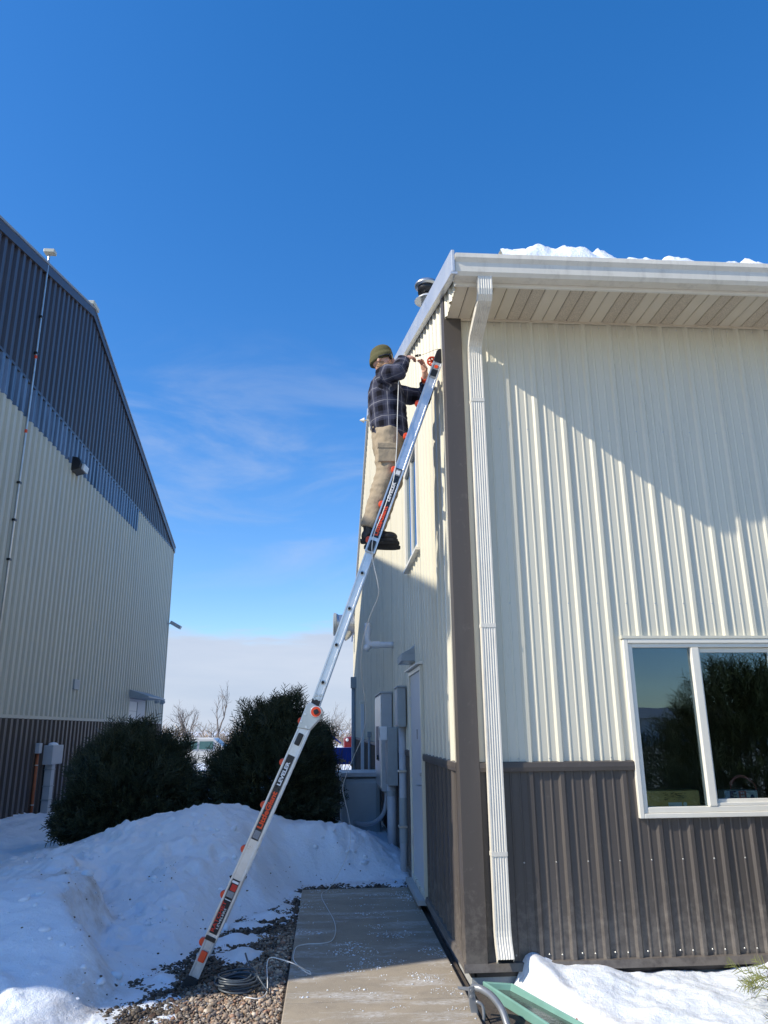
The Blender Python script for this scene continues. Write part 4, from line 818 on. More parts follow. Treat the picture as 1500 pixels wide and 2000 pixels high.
MB().lathe([(.04, 0), (.04, .05)], (.86, 11.55, .82), 12).build('fitting', 'util_grey', fx)
fc = MB().tube([(.86, 26, 3.05), (.86, 26, .1)], .07, 10).build('corner_conduit', 'util_grey', smooth=True); tag(fc, 'tall blue-grey conduit with top box at the far end of the gable wall', 'conduit'); MB().box(.76, .95, 25.9, 26.1, 3.05, 3.42).build('top_box', 'util_grey', fc, bevel=.01)
st = MB().box(.86, .94, 20.2, 20.3, .1, 2.35).build('flat_post', 'pvc_white'); tag(st, 'short white post against the far gable wall with small cap', 'post'); MB().box(.83, .95, 20.17, 20.33, 2.351, 2.42).build('cap', 'vinyl', st)
st2 = MB().tube([(.90, 17.0, 1.55), (.90, 17.0, 0)], .025, 8).build('slim_pipe', 'pvc_grey', smooth=True); tag(st2, 'slim pipe standing against the brown base behind the cabinets', 'pipe'); MB().box(.86, .94, 16.95, 17.05, 1.55, 1.66).build('top_cap', 'util_grey', st2)

# ================================================================== things in the office window
cb = MB().box(2.315, 2.715, 5.668, 5.80, 1.131, 1.252).build('cardboard_box', 'cardboard', bevel=.005); tag(cb, 'brown cardboard box lying behind the left window pane', 'box')
MB().box(2.475, 2.575, 5.665, 5.6675, 1.147, 1.172).build('address_label', 'carton_pale', cb); MB().lathe([(.014, 0), (.014, .0015)], (2.60, 5.6675, 1.16), 14, (0, -1, 0)).build('round_sticker', 'carton_pale', cb)
sm = MB()
for k in range(46):
    a = rng.uniform(-.5, .5); q = Vector((2.44+rng.random()*.16, 5.6665, 1.185+rng.random()*.052)); l_ = rng.uniform(.01, .03); sm.bar(q, q+Vector((l_*math.cos(a), 0, l_*math.sin(a)*.6)), .0008, .002, up=(0, 0, 1))
tag(sm.build('printed_scrawl', 'label_black', cb), kind='stuff')
bx = MB().box(2.905, 3.16, 5.668, 5.77, 1.132, 1.247).build('printed_carton', 'carton_pale', bevel=.004); tag(bx, 'pale printed carton lying on its side behind the right window pane', 'box')
for a, b, m in ((2.907, 2.945, 'carton_blue'), (2.946, 2.996, 'carton_navy'), (2.997, 3.012, 'carton_blue'), (3.013, 3.07, 'carton_red')): MB().box(a, b, 5.666, 5.6675, 1.135, 1.244).build('printed_band', m, bx)
for xx, m in ((2.972, 'carton_pale'), (2.985, 'carton_pale'), (3.03, 'carton_pale'), (3.045, 'carton_pale')):
    for k in range(5): MB().box(xx, xx+.009, 5.6648, 5.6658, 1.145+.019*k, 1.157+.019*k).build('print_mark', m, bx)
MB().ell((3.115, 5.6665, 1.195), (.015, .0015, .024), 10, 6).build('leaf_print', 'carton_navy', bx)
ar = MB().tube(smoothpath([(3.02, 5.79, 1.24), (3.03, 5.79, 1.29), (3.07, 5.79, 1.33), (3.13, 5.79, 1.335), (3.19, 5.79, 1.30), (3.22, 5.79, 1.25), (3.225, 5.79, 1.14)], 4), [.004]*3+[.011]*14+[.006]*8, 8).build('orange_hook', 'carton_red', smooth=True); tag(ar, 'curved orange handle rising behind the printed carton', 'handle')
pp = MB().box(3.285, 3.36, 5.655, 5.657, 1.42, 1.60).build('blue_notice', 'paper_blue'); tag(pp, 'light blue paper notice taped inside the right pane', 'notice')

# ================================================================== splash block and steel bracket by the corner
def sp(u, v, z): return Vector((1.13, 5.52, .03)) + Vector((.88, 0, 0))*0 + Vector((math.cos(-.30)*u, math.sin(-.30)*u, 0)) + Vector((.33*v, -.94*v, 0)) + Vector((0, 0, z))
s_ = MB(); w = .095
prof_ = [(-w-.012, 0), (-w-.012, .062), (-w+.004, .066), (-w+.018, .026), (w-.018, .026), (w-.004, .066), (w+.012, .062), (w+.012, 0)]
s_.loft([[sp(u*f, v, z_*h_) for u, z_ in prof_] for v, f, h_ in ((0, .92, 1.15), (.35, 1.0, 1.0), (.75, 1.12, .85))])
mat('melt_water', (.075, .10, .085), .15, var=.2, vscale=14, bump=.002, bscale=30)
SPB = s_.build('splash_block', 'splash_green', bevel=.006); tag(SPB, 'green plastic splash block on the ground below the downspout', 'splash block')
MB().loft([[sp(u, v, z_) for u, z_ in ((-.09, 0), (.09, 0), (.09, .07), (-.09, .07))] for v in (-.018, .012)]).build('back_wall', 'splash_green', SPB, bevel=.004)
MB().loft([[sp(u*f, v, .034) for u in (-w+.018, w-.018)]+[sp(u*f, v, .022) for u in (w-.018, -w+.018)] for v, f in ((.014, .92), (.35, 1.0), (.74, 1.12))]).build('meltwater', 'melt_water', SPB)
bk = empty('folding_steel_arm', (.95, 5.0, .08), 'grey steel folding arm with riveted bracket at the walkway edge', 'bracket')
MB().tube(smoothpath([(.885, 5.10, .20), (.93, 5.06, .205), (.99, 5.02, .175), (1.035, 4.98, .12), (1.055, 4.93, .05), (1.06, 4.86, -.02)], 5), .021, 12).build('tube_arm', 'gunmetal', bk, smooth=True)
MB().prism([(.855, .215), (.89, .22), (.90, .15), (.915, .06), (.93, .0), (.90, -.01), (.875, .05), (.86, .12)], lambda u, v, d: (u, d, v), 5.062, 5.072).build('bracket_plate', 'gunmetal', bk, bevel=.003)
MB().loft([[(.865, 5.08, .195), (.865, 5.10, .205), (.80, 5.12, .205), (.80, 5.10, .198)], [(.865, 5.08, .188), (.865, 5.10, .19), (.81, 5.12, .20), (.81, 5.10, .192)]]).build('lever', 'gunmetal', bk)
for q in ((.875, .195), (.872, .165)): MB().lathe([(.009, 0), (.007, .006)], (q[0], 5.062, q[1]), 10, (0, -1, 0)).build('rivet', 'galv', bk)
MB().tube(smoothpath([(.90, 5.06, .14), (.935, 5.05, .12), (.94, 5.04, .06), (.925, 5.03, .0)], 4), .010, 8).build('inner_loop', 'gunmetal', bk, smooth=True)
MB().prism([(.84, .02), (.90, .055), (.95, .02), (.95, -.03), (.84, -.03)], lambda u, v, d: (u, d, v), 5.0, 5.06).build('pivot_block', 'black_plastic', bk, bevel=.006)

# ================================================================== plants
def sprays(P, A, L, wid, cols, ntw=5):
    """feathery flat sprays: P base, A unit axis, L length; returns quads with colours"""
    n = len(P); r = rng.normal(size=(n, 3)); b = np.cross(A, r); b /= np.linalg.norm(b, axis=1, keepdims=True)+1e-9
    Vs = []; Cs = []
    def quad(p, d, l, side, w, c):
        e = p+d*l[:, None]; Vs.append(np.stack([p-side*w[:, None], p+side*w[:, None], e+side*w[:, None]*.35, e-side*w[:, None]*.35], 1)); Cs.append(np.repeat(c[:, None], 4, 1))
    quad(P, A, L, b, wid, cols)
    for k in range(ntw):
        t = .18+.70*k/max(1, ntw-1); sg = 1 if k % 2 else -1
        d = A*.72+b*.69*sg+rng.normal(0, .12, (n, 3)); d /= np.linalg.norm(d, axis=1, keepdims=True); s = b*.72-A*.69*sg
        quad(P+A*(L*t)[:, None], d, L*(.62-.38*t)*rng.uniform(.7, 1.3, n), s, wid*.9, cols*rng.uniform(.8, 1.25, (n, 1)))
    V = np.concatenate([v.reshape(-1, 3) for v in Vs]); C = np.concatenate([c.reshape(-1, 3) for c in Cs]); F = np.arange(len(V)).reshape(-1, 4)
    return V, F, np.c_[C, np.ones(len(C))]
def conifer(name, c, rx, ry, h, n, label, cat, seed, base=(.036, .046, .026), L0=.145, wid=.0075, low=.35, extra=None, group=None, tips=True):
    r_ = np.random.default_rng(seed); root = empty(name, (c[0], c[1], c[2]), label, cat, group)
    D = r_.normal(size=(n, 3)); D /= np.linalg.norm(D, axis=1, keepdims=True)
    lump = np.array([noise.noise((d[0]*2.3+seed, d[1]*2.3, d[2]*2.3)) for d in D])*.34 + np.array([noise.noise((d[0]*6+seed, d[1]*6, d[2]*6)) for d in D])*.16
    rad = (.45+.55*r_.random(n)**.38)*(1+lump*.8); zz = D[:, 2]; shp = np.where(zz > 0, 1-.30*zz**2, 1-.10*zz**2)
    P = np.stack([c[0]+D[:, 0]*rx*rad*shp, c[1]+D[:, 1]*ry*rad*shp, c[2]+h*low+np.where(zz > 0, zz*h*(1-low), zz*h*low)*rad], -1); P[:, 2] = np.maximum(P[:, 2], c[2]+.02)
    A = D*np.array([1, 1, .75])+np.array([0, 0, .55])+r_.normal(0, .38, (n, 3)); A /= np.linalg.norm(A, axis=1, keepdims=True)
    col = np.array(base)*r_.uniform(.55, 1.5, (n, 1))*np.array([1, 1, 1])+r_.random((n, 1))**6*np.array([[.05, .035, .01]])
    V, F, C = sprays(P, A, L0*r_.uniform(.6, 1.4, n), np.full(n, wid), col)
    if tips:
        k = n//14; up = D[:k].copy(); up[:, 2] = np.abs(up[:, 2])*.8+.25; up /= np.linalg.norm(up, axis=1, keepdims=True)
        ln = np.array([noise.noise((d[0]*2.3+seed, d[1]*2.3, d[2]*2.3)) for d in up])*.34
        Pt = np.stack([c[0]+up[:, 0]*rx*(.95+ln), c[1]+up[:, 1]*ry*(.95+ln), c[2]+h*low+up[:, 2]*h*(1-low)*(.95+ln)], -1); At = up*.6+np.array([0, 0, .8])+r_.normal(0, .3, (k, 3)); At /= np.linalg.norm(At, axis=1, keepdims=True)
        v2, f2, c2 = sprays(Pt, At, L0*r_.uniform(.9, 2.0, k), np.full(k, wid*.8), np.array(base)*r_.uniform(.8, 1.6, (k, 1)), 7)
        F = np.concatenate([F, f2+len(V)]); V = np.concatenate([V, v2]); C = np.concatenate([C, c2])
    if extra is not None: v2, f2, c2 = extra; F = np.concatenate([F, f2+len(V)]); V = np.concatenate([V, v2]); C = np.concatenate([C, c2])
    np_mesh('crown', V, F, 'needle', root, col=C)
    tk = MB()
    for k in range(9):
        a = k*.7+seed; q = .55+.3*r_.random()
        tk.tube(smoothpath([(c[0]+.03*math.cos(a), c[1]+.03*math.sin(a), c[2]-.1), (c[0]+rx*.25*math.cos(a), c[1]+ry*.25*math.sin(a), c[2]+h*.3), (c[0]+rx*q*math.cos(a), c[1]+ry*q*math.sin(a), c[2]+h*(.45+.35*r_.random()))], 3), [.04, .036, .033, .03, .022, .014, .008], 6)
    tag(tk.build('trunk', 'bark', root), kind=None); return root
conifer('evergreen_shrub', (-2.70, 11.35, .02), .88, .95, 1.64, 16500, 'broad dark evergreen shrub on the left, near the brown-based building', 'shrub', 3, group='evergreen shrubs behind the snow bank')
conifer('evergreen_shrub', (-.74, 11.55, .02), .85, .95, 2.0, 17000, 'taller dark evergreen shrub behind the ladder, right of its neighbour', 'shrub', 11, group='evergreen shrubs behind the snow bank')
# shrub beside the office window, just right of the frame: its twigs reach into view and it mirrors in the panes
nb = 110; r3 = np.random.default_rng(3); q = np.stack([r3.uniform(2.46, 3.0, nb), r3.uniform(4.4, 4.95, nb), r3.uniform(.12, .36, nb)], -1); q[:, 2] += (q[:, 0]-2.5)*.1
a_ = np.stack([rng.uniform(-1, -.3, nb), rng.uniform(-.3, .4, nb), rng.uniform(-.5, .35, nb)], -1); a_ /= np.linalg.norm(a_, axis=1, keepdims=True)
xt = sprays(q, a_, rng.uniform(.07, .14, nb), np.full(nb, .0028), np.array([.16, .17, .05])*rng.uniform(.5, 1.4, (nb, 1)), 9)
conifer('juniper_shrub', (4.20, 3.95, .02), 1.12, 1.0, 2.25, 14000, 'green evergreen twigs reaching in at the lower right corner over the snow', 'shrub', 23, base=(.045, .058, .024), L0=.14, wid=.005, extra=xt)

def bare_tree(name, c, h, label, seed, cat='tree', group=None, spread=.55, levels=5, r0=.09, m='twig'):
    r_ = random.Random(seed); mb = MB(); tk = MB(); root = empty(name, c, label, cat, group)
    def grow(p, d, l, r, lv, first=False):
        pts = [p]; q = p; dd = d
        for _ in range(3): dd = (dd+Vector((r_.gauss(0, .12), r_.gauss(0, .12), r_.gauss(.03, .06)))).normalized(); q = q+dd*l/3; pts.append(q)
        (tk if first else mb).tube(pts, [r, r*.9, r*.78, r*.66], 5 if lv > 2 else 3, caps=False)
        if lv <= 0: return
        for k in range(r_.choice((2, 3, 3)) if lv > 1 else 3):
            f = pts[r_.choice((1, 2, 3))] if k else pts[3]; a = r_.uniform(0, 6.28); s = spread*r_.uniform(.6, 1.3)
            nd = (dd+dd.orthogonal().normalized()*math.cos(a)*s+dd.cross(dd.orthogonal()).normalized()*math.sin(a)*s+Vector((0, 0, .12))).normalized(); grow(f, nd, l*r_.uniform(.62, .86), r*.58, lv-1)
    grow(Vector(c), Vector((0, 0, 1)), h*.30, r0, levels, True); tk.build('trunk', m, root); mb.build('crown', m, root); return root
bare_tree('bare_tree', (-10.4, 60, -.05), 5.0, 'leafless pale tree left of the gap, beside the warehouse corner', 5, group='leafless trees beyond the shrubs', r0=.11)
bare_tree('bare_tree', (-8.6, 62, -.05), 5.2, 'leafless tree with spreading twigs just left of the taller shrub', 9, group='leafless trees beyond the shrubs', r0=.12)
bare_tree('bare_tree', (-12.2, 70, -.05), 4.4, 'low leafless tree close against the warehouse corner', 14, group='leafless trees beyond the shrubs', r0=.1)
bare_tree('bare_tree', (-.2, 52, -.05), 4.0, 'thin leafless sapling right of the ladder hinge', 21, group='leafless trees beyond the shrubs', r0=.06)
bare_tree('bare_tree', (.5, 47, -.05), 3.6, 'leafless sapling against the far end of the gable wall', 29, group='leafless trees beyond the shrubs', r0=.05)
tw = MB(); r_ = random.Random(4)
for k in range(60):
    x = r_.gauss(.12, .13); y = r_.uniform(13.7, 14.8); h_ = r_.uniform(.6, 1.45)
    tw.tube([(x, y, 0), (x+r_.gauss(0, .04), y, h_*.5), (x+r_.gauss(0, .10), y+r_.gauss(0, .1), h_)], [.008, .006, .003], 4, caps=False)
    for j in range(3): z_ = h_*r_.uniform(.4, .9); tw.tube([(x, y, z_), (x+r_.gauss(0, .1), y+r_.gauss(0, .1), z_+r_.uniform(.1, .28))], [.004, .002], 3, caps=False)
tw2 = tw.build('twig_shrub', 'bark'); tag(tw2, 'leafless twiggy shrub between the tall evergreen and the ground cabinet', 'shrub')
lv = MB()
for k in range(16): p = Vector((.12+r_.gauss(0, .12), 13.7+r_.random(), r_.uniform(.9, 1.35))); lv.add([p, p+Vector((.05, .01, .02)), p+Vector((.06, 0, -.05))], [(0, 1, 2)])
tag(lv.build('dry_leaves', 'drygrass', tw2), kind='stuff')
# far scrub and reeds along the field edge
n = 5200; bx_ = np.stack([rng.uniform(-60, 40, n), rng.uniform(75, 125, n), np.full(n, -.05)], -1); hh = rng.gamma(3, .45, n)*(.6+.5*np.array([noise.noise((x*.12, y*.05, 2)) for x, y, _ in bx_])+.3); A_ = np.stack([rng.normal(0, .22, n), rng.normal(0, .22, n), np.ones(n)], -1); A_ /= np.linalg.norm(A_, axis=1, keepdims=True)
v_, f_, c_ = sprays(bx_, A_, hh.clip(.2, 3), np.full(n, .035), np.array([.30, .22, .15])*rng.uniform(.5, 1.25, (n, 1)), 5)
tag(np_mesh('field_scrub', v_, f_, 'needle', col=c_), 'tan brush and reeds along the far snowy field', 'scrub', kind='stuff')

# ================================================================== vehicles beyond the shrubs
dp = empty('blue_trailer', (.5, 30, 0), 'bright blue trailer parked beyond the gable wall in the distance', 'trailer')
MB().box(-.9, 3.2, 30.0, 32.2, .45, 1.02).build('box_body', 'truck_blue', dp, bevel=.03)
for k in range(9): MB().box(-.75+.42*k, -.69+.42*k, 29.955, 29.998, .50, .97).build('side_rib', 'truck_blue', dp)
MB().box(-.93, 3.23, 29.93, 29.998, .975, 1.06).build('top_rail', 'truck_blue', dp)
for xx in (0, 2.4):
    w_ = MB().lathe([(.14, -.12), (.30, -.12), (.33, -.06), (.33, .06), (.30, .12), (.14, .12)], (xx, 30.15, .32), 18, (0, 1, 0)).build('wheel', 'rubber', dp); MB().lathe([(.17, 0), (.12, .06)], (xx, 30.02, .32), 14, (0, -1, 0)).build('rim', 'galv', w_)
bs = empty('blue_shed', (-1.2, 33, 0), 'low blue canopy roof showing right behind the taller evergreen shrub', 'shed')
MB().prism([(32.0, 1.75), (34.5, 1.65), (34.5, 1.58), (32.0, 1.68)], lambda u, v, d: (d, u, v), -2.6, -.05).build('canopy', 'truck_blue', bs); MB().box(-2.5, -.15, 33.0, 34.3, 0, 1.58).build('wall', 'truck_blue', bs); MB().prism([(-.05, 1.68), (.55, 1.22), (.55, 1.15), (-.05, 1.58)], lambda u, v, d: (u, d, v), 32, 34.5).build('side_awning', 'truck_blue', bs)
rt = empty('red_truck', (2.0, 40, 0), 'red truck cab showing above the blue trailer', 'truck')
MB().prism([(.85, .5), (3.4, .5), (3.4, 1.55), (2.2, 1.6), (1.5, 1.5), (1.2, 1.38), (.85, 1.3)], lambda u, v, d: (u, d, v), 40, 42).build('cab', 'truck_red', rt, bevel=.06); MB().prism([(1.55, 1.2), (2.6, 1.2), (2.5, 1.48), (1.85, 1.48)], lambda u, v, d: (u, d, v), 39.97, 39.995).build('side_window', 'van_glass', rt)
MB().ell((1.0, 40.0, 1.22), (.08, .05, .08), 12, 8).build('headlight', 'lamp_lens', rt, smooth=True)
for xx in (1.3, 3.0): MB().lathe([(.15, -.14), (.42, -.14), (.46, 0), (.42, .14), (.15, .14)], (xx, 40.1, .45), 18, (0, 1, 0)).build('wheel', 'rubber', rt)
vn = empty('white_van', (-6.0, 36, 0), 'white van seen through the gap between the two evergreen shrubs', 'van')
MB().prism([(-7.6, .35), (-4.2, .35), (-4.1, .9), (-4.5, 1.0), (-5.0, 1.42), (-7.55, 1.45)], lambda u, v, d: (u, d, v), 35, 36.6).build('body', 'van_white', vn, bevel=.05)
for a, b in ((-7.3, -6.55), (-6.45, -5.7), (-5.6, -5.0)): MB().box(a, b, 34.97, 34.998, .95, 1.28).build('side_window', 'van_glass', vn)
for xx in (-6.9, -4.8): MB().lathe([(.1, -.1), (.28, -.1), (.30, 0), (.28, .1), (.1, .1)], (xx, 35.05, .3), 16, (0, 1, 0)).build('wheel', 'rubber', vn)
# neighbour across the lot behind the viewer: it mirrors in the office window
nb_ = empty('white_hall', (36, -66, 0), 'long white hall with grey roof, mirrored in the left window pane', 'building')
MB().box(8, 64, -76, -64, 0, 2.6).build('wall', 'van_white', nb_); MB().prism([(-77, 2.5), (-63.4, 2.5), (-70, 3.7)], lambda u, v, d: (d, u, v), 7.5, 64.5).build('roof', 'roof_grey', nb_)
for k in range(6): MB().box(10.5+5.6*k, 13.5+5.6*k, -63.99, -63.95, 0, 2.2).build('overhead_door', 'util_light', nb_)

# ================================================================== the man on the ladder
def remeshed(mb, voxel):
    me = bpy.data.meshes.new('tmp'); me.from_pydata([tuple(v) for v in mb.v], [], mb.f); me.update()
    o = bpy.data.objects.new('tmp', me); COL.objects.link(o); md = o.modifiers.new('r', 'REMESH'); md.mode = 'VOXEL'; md.voxel_size = voxel; md.use_smooth_shade = True
    s_ = o.modifiers.new('s', 'SMOOTH'); s_.factor = .5; s_.iterations = 3
    bpy.context.view_layer.update(); ev = bpy.data.meshes.new_from_object(o.evaluated_get(bpy.context.evaluated_depsgraph_get()))
    bpy.data.objects.remove(o); bpy.data.meshes.remove(me); return ev
def mesh_obj(me, name, m, parent, fold=0., fs=9., disp=None):
    n = len(me.vertices); P = np.zeros(n*3); me.vertices.foreach_get('co', P); P = P.reshape(-1, 3); N = np.zeros(n*3); me.vertex_normals.foreach_get('vector', N) if hasattr(me, 'vertex_normals') else None; N = N.reshape(-1, 3)
    if fold:
        d = np.array([(1-abs(noise.noise((p[0]*fs, p[1]*fs, p[2]*fs*1.6+p[0]*6)))*2.2)*.6+noise.noise((p[0]*fs*2.5, p[1]*fs*2.5, p[2]*fs*3.5))*.4 for p in P])*fold; P = P+N*d[:, None]
    org = (P.min(0)+P.max(0))/2
    if parent is None: org[2] = P[:, 2].min()
    me.vertices.foreach_set('co', (P-org).ravel()); me.materials.clear(); me.materials.append(MATS[m]); me.polygons.foreach_set('use_smooth', [True]*len(me.polygons)); me.update(); me.name = name
    o = bpy.data.objects.new(name, me); COL.objects.link(o); o.parent = parent; o.location = Vector(org)-(wloc(parent) if parent else Vector((0, 0, 0))); return o, P
V = Vector
HC = V((.452, 6.07, 4.868)); F_ = V((.93, -.34, .06)).normalized(); U_ = (V((-.02, 0, 1))-F_*V((-.02, 0, 1)).dot(F_)).normalized(); L_ = U_.cross(F_)
AX = (F_, L_, U_); hp = lambda f, l, u: HC+F_*f+L_*l+U_*u
b = MB()
b.ell(hp(-.005, 0, .025), (.097, .076, .102), 20, 14, AX); b.ell(hp(.028, 0, -.05), (.062, .057, .072), 16, 10, AX); b.ell(hp(.062, 0, -.098), (.028, .03, .022), 12, 8, AX)
b.ell(hp(.098, 0, -.022), (.024, .013, .022), 10, 8, AX); b.ell(hp(.088, 0, .0), (.014, .010, .03), 10, 8, AX); b.ell(hp(.083, 0, -.068), (.014, .024, .009), 10, 8, AX)
for sd in (-1, 1): b.ell(hp(-.012, sd*.077, -.012), (.018, .009, .032), 10, 8, AX); b.ell(hp(.055, sd*.036, -.025), (.03, .026, .03), 10, 8, AX); b.ell(hp(.078, sd*.03, .012), (.016, .024, .012), 10, 8, AX)
b.tube([hp(-.02, 0, -.04), V((.468, 6.09, 4.76)), V((.475, 6.10, 4.68))], [.054, .056, .07], 14)
SR, ER, WR = V((.435, 5.925, 4.655)), V((.565, 5.745, 4.600)), V((.632, 5.915, 4.815))
SLf, EL, WL = V((.57, 6.285, 4.650)), V((.872, 6.31, 4.635)), V((.845, 6.13, 4.785))
HR, KR, AR_ = V((.50, 6.0, 4.12)), V((.472, 5.985, 3.775)), V((.335, 5.995, 3.30))
HL, KL, AL = V((.535, 6.19, 4.12)), V((.528, 6.215, 3.79)), V((.375, 6.205, 3.30))
torso = [(4.02, .515, .12, .16), (4.2, .51, .125, .165), (4.4, .50, .13, .175), (4.55, .49, .13, .19), (4.64, .48, .105, .17), (4.70, .475, .07, .09)]
b.loft([[V((cx+rx*math.cos(a*.3927), 6.1+ry*math.sin(a*.3927), z_)) for a in range(16)] for z_, cx, rx, ry in torso])
for a, c, d, r3 in ((SR, ER, WR, (.052, .040, .029)), (SLf, EL, WL, (.052, .040, .029)), (HR, KR, AR_, (.085, .058, .042)), (HL, KL, AL, (.085, .058, .042))):
    b.tube([a, a.lerp(c, .5), c, c.lerp(d, .4), d], [r3[0], r3[0]*.95, r3[1], r3[1]*1.02, r3[2]], 12)
def hand(mb, w, tip, nrm, th_dir, curls, spread=.2):
    """palm from wrist w towards tip, nrm = back of the hand, four unequal fingers that curl away from nrm, thumb on the th_dir side"""
    d = (tip-w).normalized(); n_ = (nrm-d*nrm.dot(d)).normalized(); s = d.cross(n_)
    if s.dot(th_dir) < 0: s = -s
    mb.tube([w, w+d*.03], [.027, .027], 10); mb.ell(w+d*.055, (.048, .040, .016), 12, 8, (d, s, n_))
    for k, (ln, cu) in enumerate(zip((.070, .078, .072, .058), curls)):
        o = w+d*.088+s*(.028-.0185*k); dd = (d+s*spread*(.35-.25*k)).normalized(); pts = [o-d*.02, o]; q = o
        for j, fr in enumerate((.45, .32, .23)):
            dd = (dd*math.cos(cu*(.8+.3*j))-n_*math.sin(cu*(.8+.3*j))).normalized(); nn = n_; q = q+dd*ln*fr; pts.append(q)
        mb.tube(pts, [.010, .0098, .0092, .0085, .0070], 8)
    t0 = w+d*.030+s*.030; t1 = t0+(d*.55+s*.75-n_*.25).normalized()*.036; t2 = t1+(d*.85-n_*.40-s*.05).normalized()*.03; t3 = t2+(d*.8-n_*.5-s*.35).normalized()*.024
    mb.tube([w+d*.02+s*.012, t0, t1, t2, t3], [.014, .0135, .0115, .0105, .008], 8)
hand(b, WR, V((.745, 5.975, 4.885)), V((-.25, -.75, .6)), V((.2, .3, .9)), (.55, .75, .85, .9))
hand(b, WL, V((.800, 6.045, 4.915)), V((.85, .35, .35)), V((-.3, -.8, .2)), (.35, .55, .5, .45))
man_me = remeshed(b, .0065); MAN, _ = mesh_obj(man_me, 'person', 'skin', None)
tag(MAN, 'person in green beanie, plaid shirt and khaki trousers standing on the ladder', 'person')
# trousers
t = MB(); t.loft([[V((cx+rx*math.cos(a*.3927), 6.1+ry*math.sin(a*.3927), z_)) for a in range(16)] for z_, cx, rx, ry in ((3.98, .515, .135, .165), (4.08, .512, .152, .185), (4.18, .508, .150, .185), (4.26, .505, .145, .18))])
for h_, k_, a_ in ((HR, KR, AR_), (HL, KL, AL)):
    t.tube([h_+V((0, 0, .05)), h_.lerp(k_, .35), h_.lerp(k_, .7), k_+V((.01, 0, 0)), k_.lerp(a_, .3), k_.lerp(a_, .6), k_.lerp(a_, .88), a_+V((0, 0, .0))], [.112, .115, .105, .094, .092, .086, .084, .082], 16)
TR, _ = mesh_obj(remeshed(t, .010), 'trousers', 'khaki', MAN, .011, 8.)
pk = MB(); pk.loft([[V((.47+u*1.0+.03*zz_, 5.862+.0*u+q+abs(u)*.25, 3.93+v)) for u, v in ((-.075, -.085), (.075, -.085), (.075, .085), (-.075, .085))] for q, zz_ in ((.02, 0), (-.008, 0))]); PK = pk.build('cargo_pocket', 'khaki', TR, bevel=.006)
MB().loft([[V((.47+u, 5.858+q+abs(u)*.25, 3.985+v)) for u, v in ((-.08, -.022), (.08, -.022), (.08, .026), (-.08, .026))] for q in (.02, -.010)]).build('pocket_flap', 'khaki', TR, bevel=.005)
# shirt
t = MB(); tz = [(4.12, .520, .150, .190), (4.20, .512, .160, .195), (4.32, .502, .162, .198), (4.45, .492, .165, .210), (4.56, .484, .155, .220), (4.64, .478, .132, .205), (4.70, .475, .100, .150), (4.745, .475, .076, .092), (4.775, .478, .070, .078)]
t.loft([[V((cx+rx*math.cos(a*.2618), 6.1+ry*math.sin(a*.2618), z_-(.10*rx*math.cos(a*.2618)*2.2 if i < 2 else 0))) for a in range(24)] for i, (z_, cx, rx, ry) in enumerate(tz)])
sleeves = []
for a, c, d, e in ((SR, ER, WR, .90), (SLf, EL, WL, .62)):
    en = c.lerp(d, e); pts = [a+V((.02, 0, -.005)), a.lerp(c, .35), a.lerp(c, .7), c, c.lerp(en, .35), c.lerp(en, .7), en]; t.tube(pts, [.088, .082, .074, .070, .066, .060, .054], 16); sleeves.append(pts)
sh_me = remeshed(t, .010)
SHT, P = mesh_obj(sh_me, 'shirt', 'plaid', MAN, .013, 9.)
uvp = np.zeros((len(P), 2)); best = np.full(len(P), 1e9)
def chain_uv(pts, rad, ref, off, bias=0.):
    acc = 0.
    for a, c in zip(pts[:-1], pts[1:]):
        a_ = np.array(a); ab = np.array(c)-a_; L2 = ab@ab; tt = np.clip(((P-a_)@ab)/L2, 0, 1); q = P-a_-tt[:, None]*ab; dist = np.linalg.norm(q, axis=1)+bias
        ax = ab/np.sqrt(L2); r0 = np.array(ref)-ax*(np.array(ref)@ax); r0 /= np.linalg.norm(r0); r1 = np.cross(ax, r0); ang = np.arctan2(q@r1, q@r0); k = dist < best
        uvp[k, 0] = (ang*rad)[k]+off; uvp[k, 1] = (acc+tt*np.sqrt(L2))[k]; best[k] = dist[k]; acc += math.sqrt(L2)
for pts in sleeves: chain_uv(pts, .075, (.3, -1, .2), .5)
chain_uv([V((.51, 6.1, 4.05)), V((.49, 6.1, 4.5)), V((.475, 6.1, 4.78))], .19, (-.2, -1, 0), .07, -.075)
ul = sh_me.uv_layers.new(name='UVMap'); li = np.zeros(len(sh_me.loops), dtype=np.int32); sh_me.loops.foreach_get('vertex_index', li); ul.data.foreach_set('uv', uvp[li].astype(np.float32).ravel())
cl = MB(); cl.loft([[V((.478+rr*1.05*math.cos(a*.2618), 6.1+rr*1.1*math.sin(a*.2618), z_+.012*math.cos(a*.2618+2.6))) for a in range(24)] for rr, z_ in ((.078, 4.745), (.082, 4.775), (.070, 4.805), (.064, 4.79), (.066, 4.75))], caps=False); cl.build('collar', 'plaid', SHT, smooth=True)
wm = MB().tube([WL+(EL-WL)*.16, WL+(EL-WL)*.30], .041, 14).build('wristband', 'orange', MAN, smooth=True)
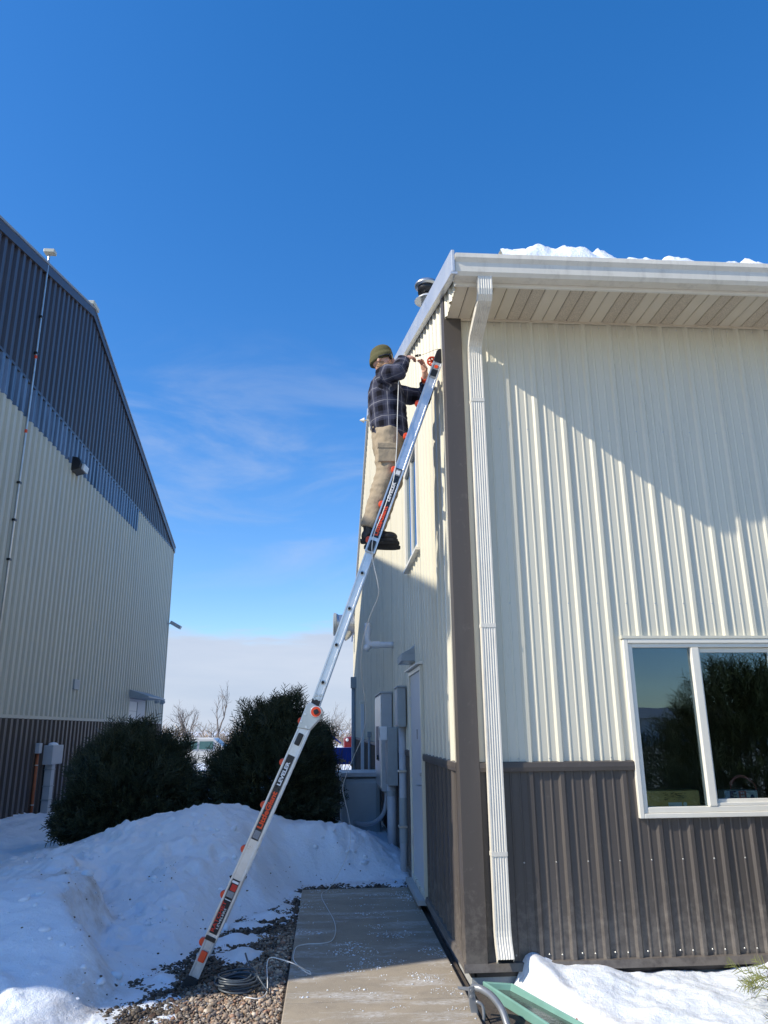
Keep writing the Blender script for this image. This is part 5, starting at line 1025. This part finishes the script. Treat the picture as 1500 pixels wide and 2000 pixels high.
# beanie, beard, glasses
bn = MB(); rows = [(-.030, 1.06), (-.012, 1.10), (.012, 1.10), (.030, 1.08), (.032, 1.03), (.055, 1.02), (.085, .95), (.108, .80), (.124, .58), (.131, .30), (.133, .05)]
bn.loft([[hp(.100*k*math.cos(a*.2618)-.008-.020*max(0, h_-.05)*4*.25, .080*k*math.sin(a*.2618), h_+.018+.20*(.100*k*math.cos(a*.2618))*(1 if h_ < .06 else .6)) for a in range(24)] for h_, k in rows]); BN = bn.build('beanie', 'beanie', MAN, smooth=True)
bd = MB(); bd.ell(hp(.030, 0, -.078), (.068, .062, .056), 18, 12, AX); bd.ell(hp(.080, 0, -.052), (.020, .030, .012), 12, 8, AX); bd.ell(hp(.0, 0, -.05), (.06, .068, .05), 14, 10, AX); mesh_obj(remeshed(bd, .006), 'beard', 'beard', MAN, .006, 40)
gl_ = MB(); gl_.tube([hp(.094, .012, .018), hp(.097, 0, .021), hp(.094, -.012, .018)], .004, 6)
for sd in (-1, 1): gl_.tube([hp(.085, sd*.070, .014), hp(.05, sd*.086, .013), hp(-.01, sd*.088, .006)], .0075, 6)
GL = gl_.build('sunglasses', 'black_plastic', MAN)
for sd in (-1, 1): MB().ell(hp(.090, sd*.042, .008), (.017, .034, .025), 14, 8, AX).build('lens', 'lens', GL, smooth=True)
# boots
for a_, yaw in ((AR_, -.10), (AL, .06)):
    fx_, fy_ = math.cos(yaw), math.sin(yaw); fp = lambda u, v, z_: V((a_.x+.035+u*fx_-v*fy_, a_.y+u*fy_+v*fx_, z_))
    m_ = MB(); m_.ell(fp(.115, 0, 3.225), (.075, .050, .045), 14, 10); m_.ell(fp(.04, 0, 3.235), (.09, .044, .050), 14, 10); m_.ell(fp(-.055, 0, 3.235), (.058, .042, .058), 14, 10); m_.tube([fp(-.03, 0, 3.24), fp(-.04, 0, 3.30), V((a_.x-.002, a_.y, 3.365))], [.054, .056, .058], 14)
    bt, _ = mesh_obj(remeshed(m_, .008), 'boot', 'boot', MAN)
    so_ = [(-.118, -.03), (-.10, -.045), (-.02, -.038), (.08, -.052), (.15, -.045), (.192, -.015), (.192, .015), (.15, .045), (.08, .050), (-.02, .038), (-.10, .045), (-.118, .03)]
    MB().prism(so_, lambda u, v, d: fp(u, v, d), 3.176, 3.205).build('sole', 'rubber', bt, bevel=.005)
    lc = MB()
    for k in range(4): lc.tube([fp(.02+.02*k, -.036, 3.285-.012*k), fp(.025+.02*k, 0, 3.298-.013*k), fp(.02+.02*k, .036, 3.285-.012*k)], .003, 5)
    lc.tube(smoothpath([fp(.015, -.02, 3.30), fp(.05, -.05, 3.315), fp(.085, -.045, 3.30), fp(.03, -.01, 3.298)], 4), .0025, 5); lc.build('laces', 'rubber', bt)
# cable connector between the hands and the lead to the ladder top
cn = MB().tube([(.742, 5.985, 4.885), (.79, 6.02, 4.912)], .010, 10).build('cable_plug', 'black_plastic', smooth=True); tag(cn, 'small black plug held between both hands of the man', 'plug')
MB().lathe([(.013, 0), (.013, .012)], (.76, 5.998, 4.895), 10, (.77, .55, .43)).build('plug_ring', 'galv', cn)
wr = MB().tube(smoothpath([(.80, 6.025, 4.915), (.86, 5.99, 4.925), (.91, 5.95, 4.93), (.945, 5.93, 4.93)], 4), .0022, 6).build('thin_wire', 'drygrass', smooth=True); tag(wr, 'thin yellowish wire from the left hand to the wall', 'wire')
# bits lying on the snow
hs_ = MB().lathe([(.11, 0), (.12, .02), (.10, .045), (.03, .05)], (-.90, 8.25, .29), 16).build('black_puck', 'rubber'); tag(hs_, 'dark round drain cap half sunk in snow behind the ladder', 'cap'); MB().lathe([(.02, 0), (.012, .02)], (-.90, 8.25, .341), 8).build('knob', 'rubber', hs_)
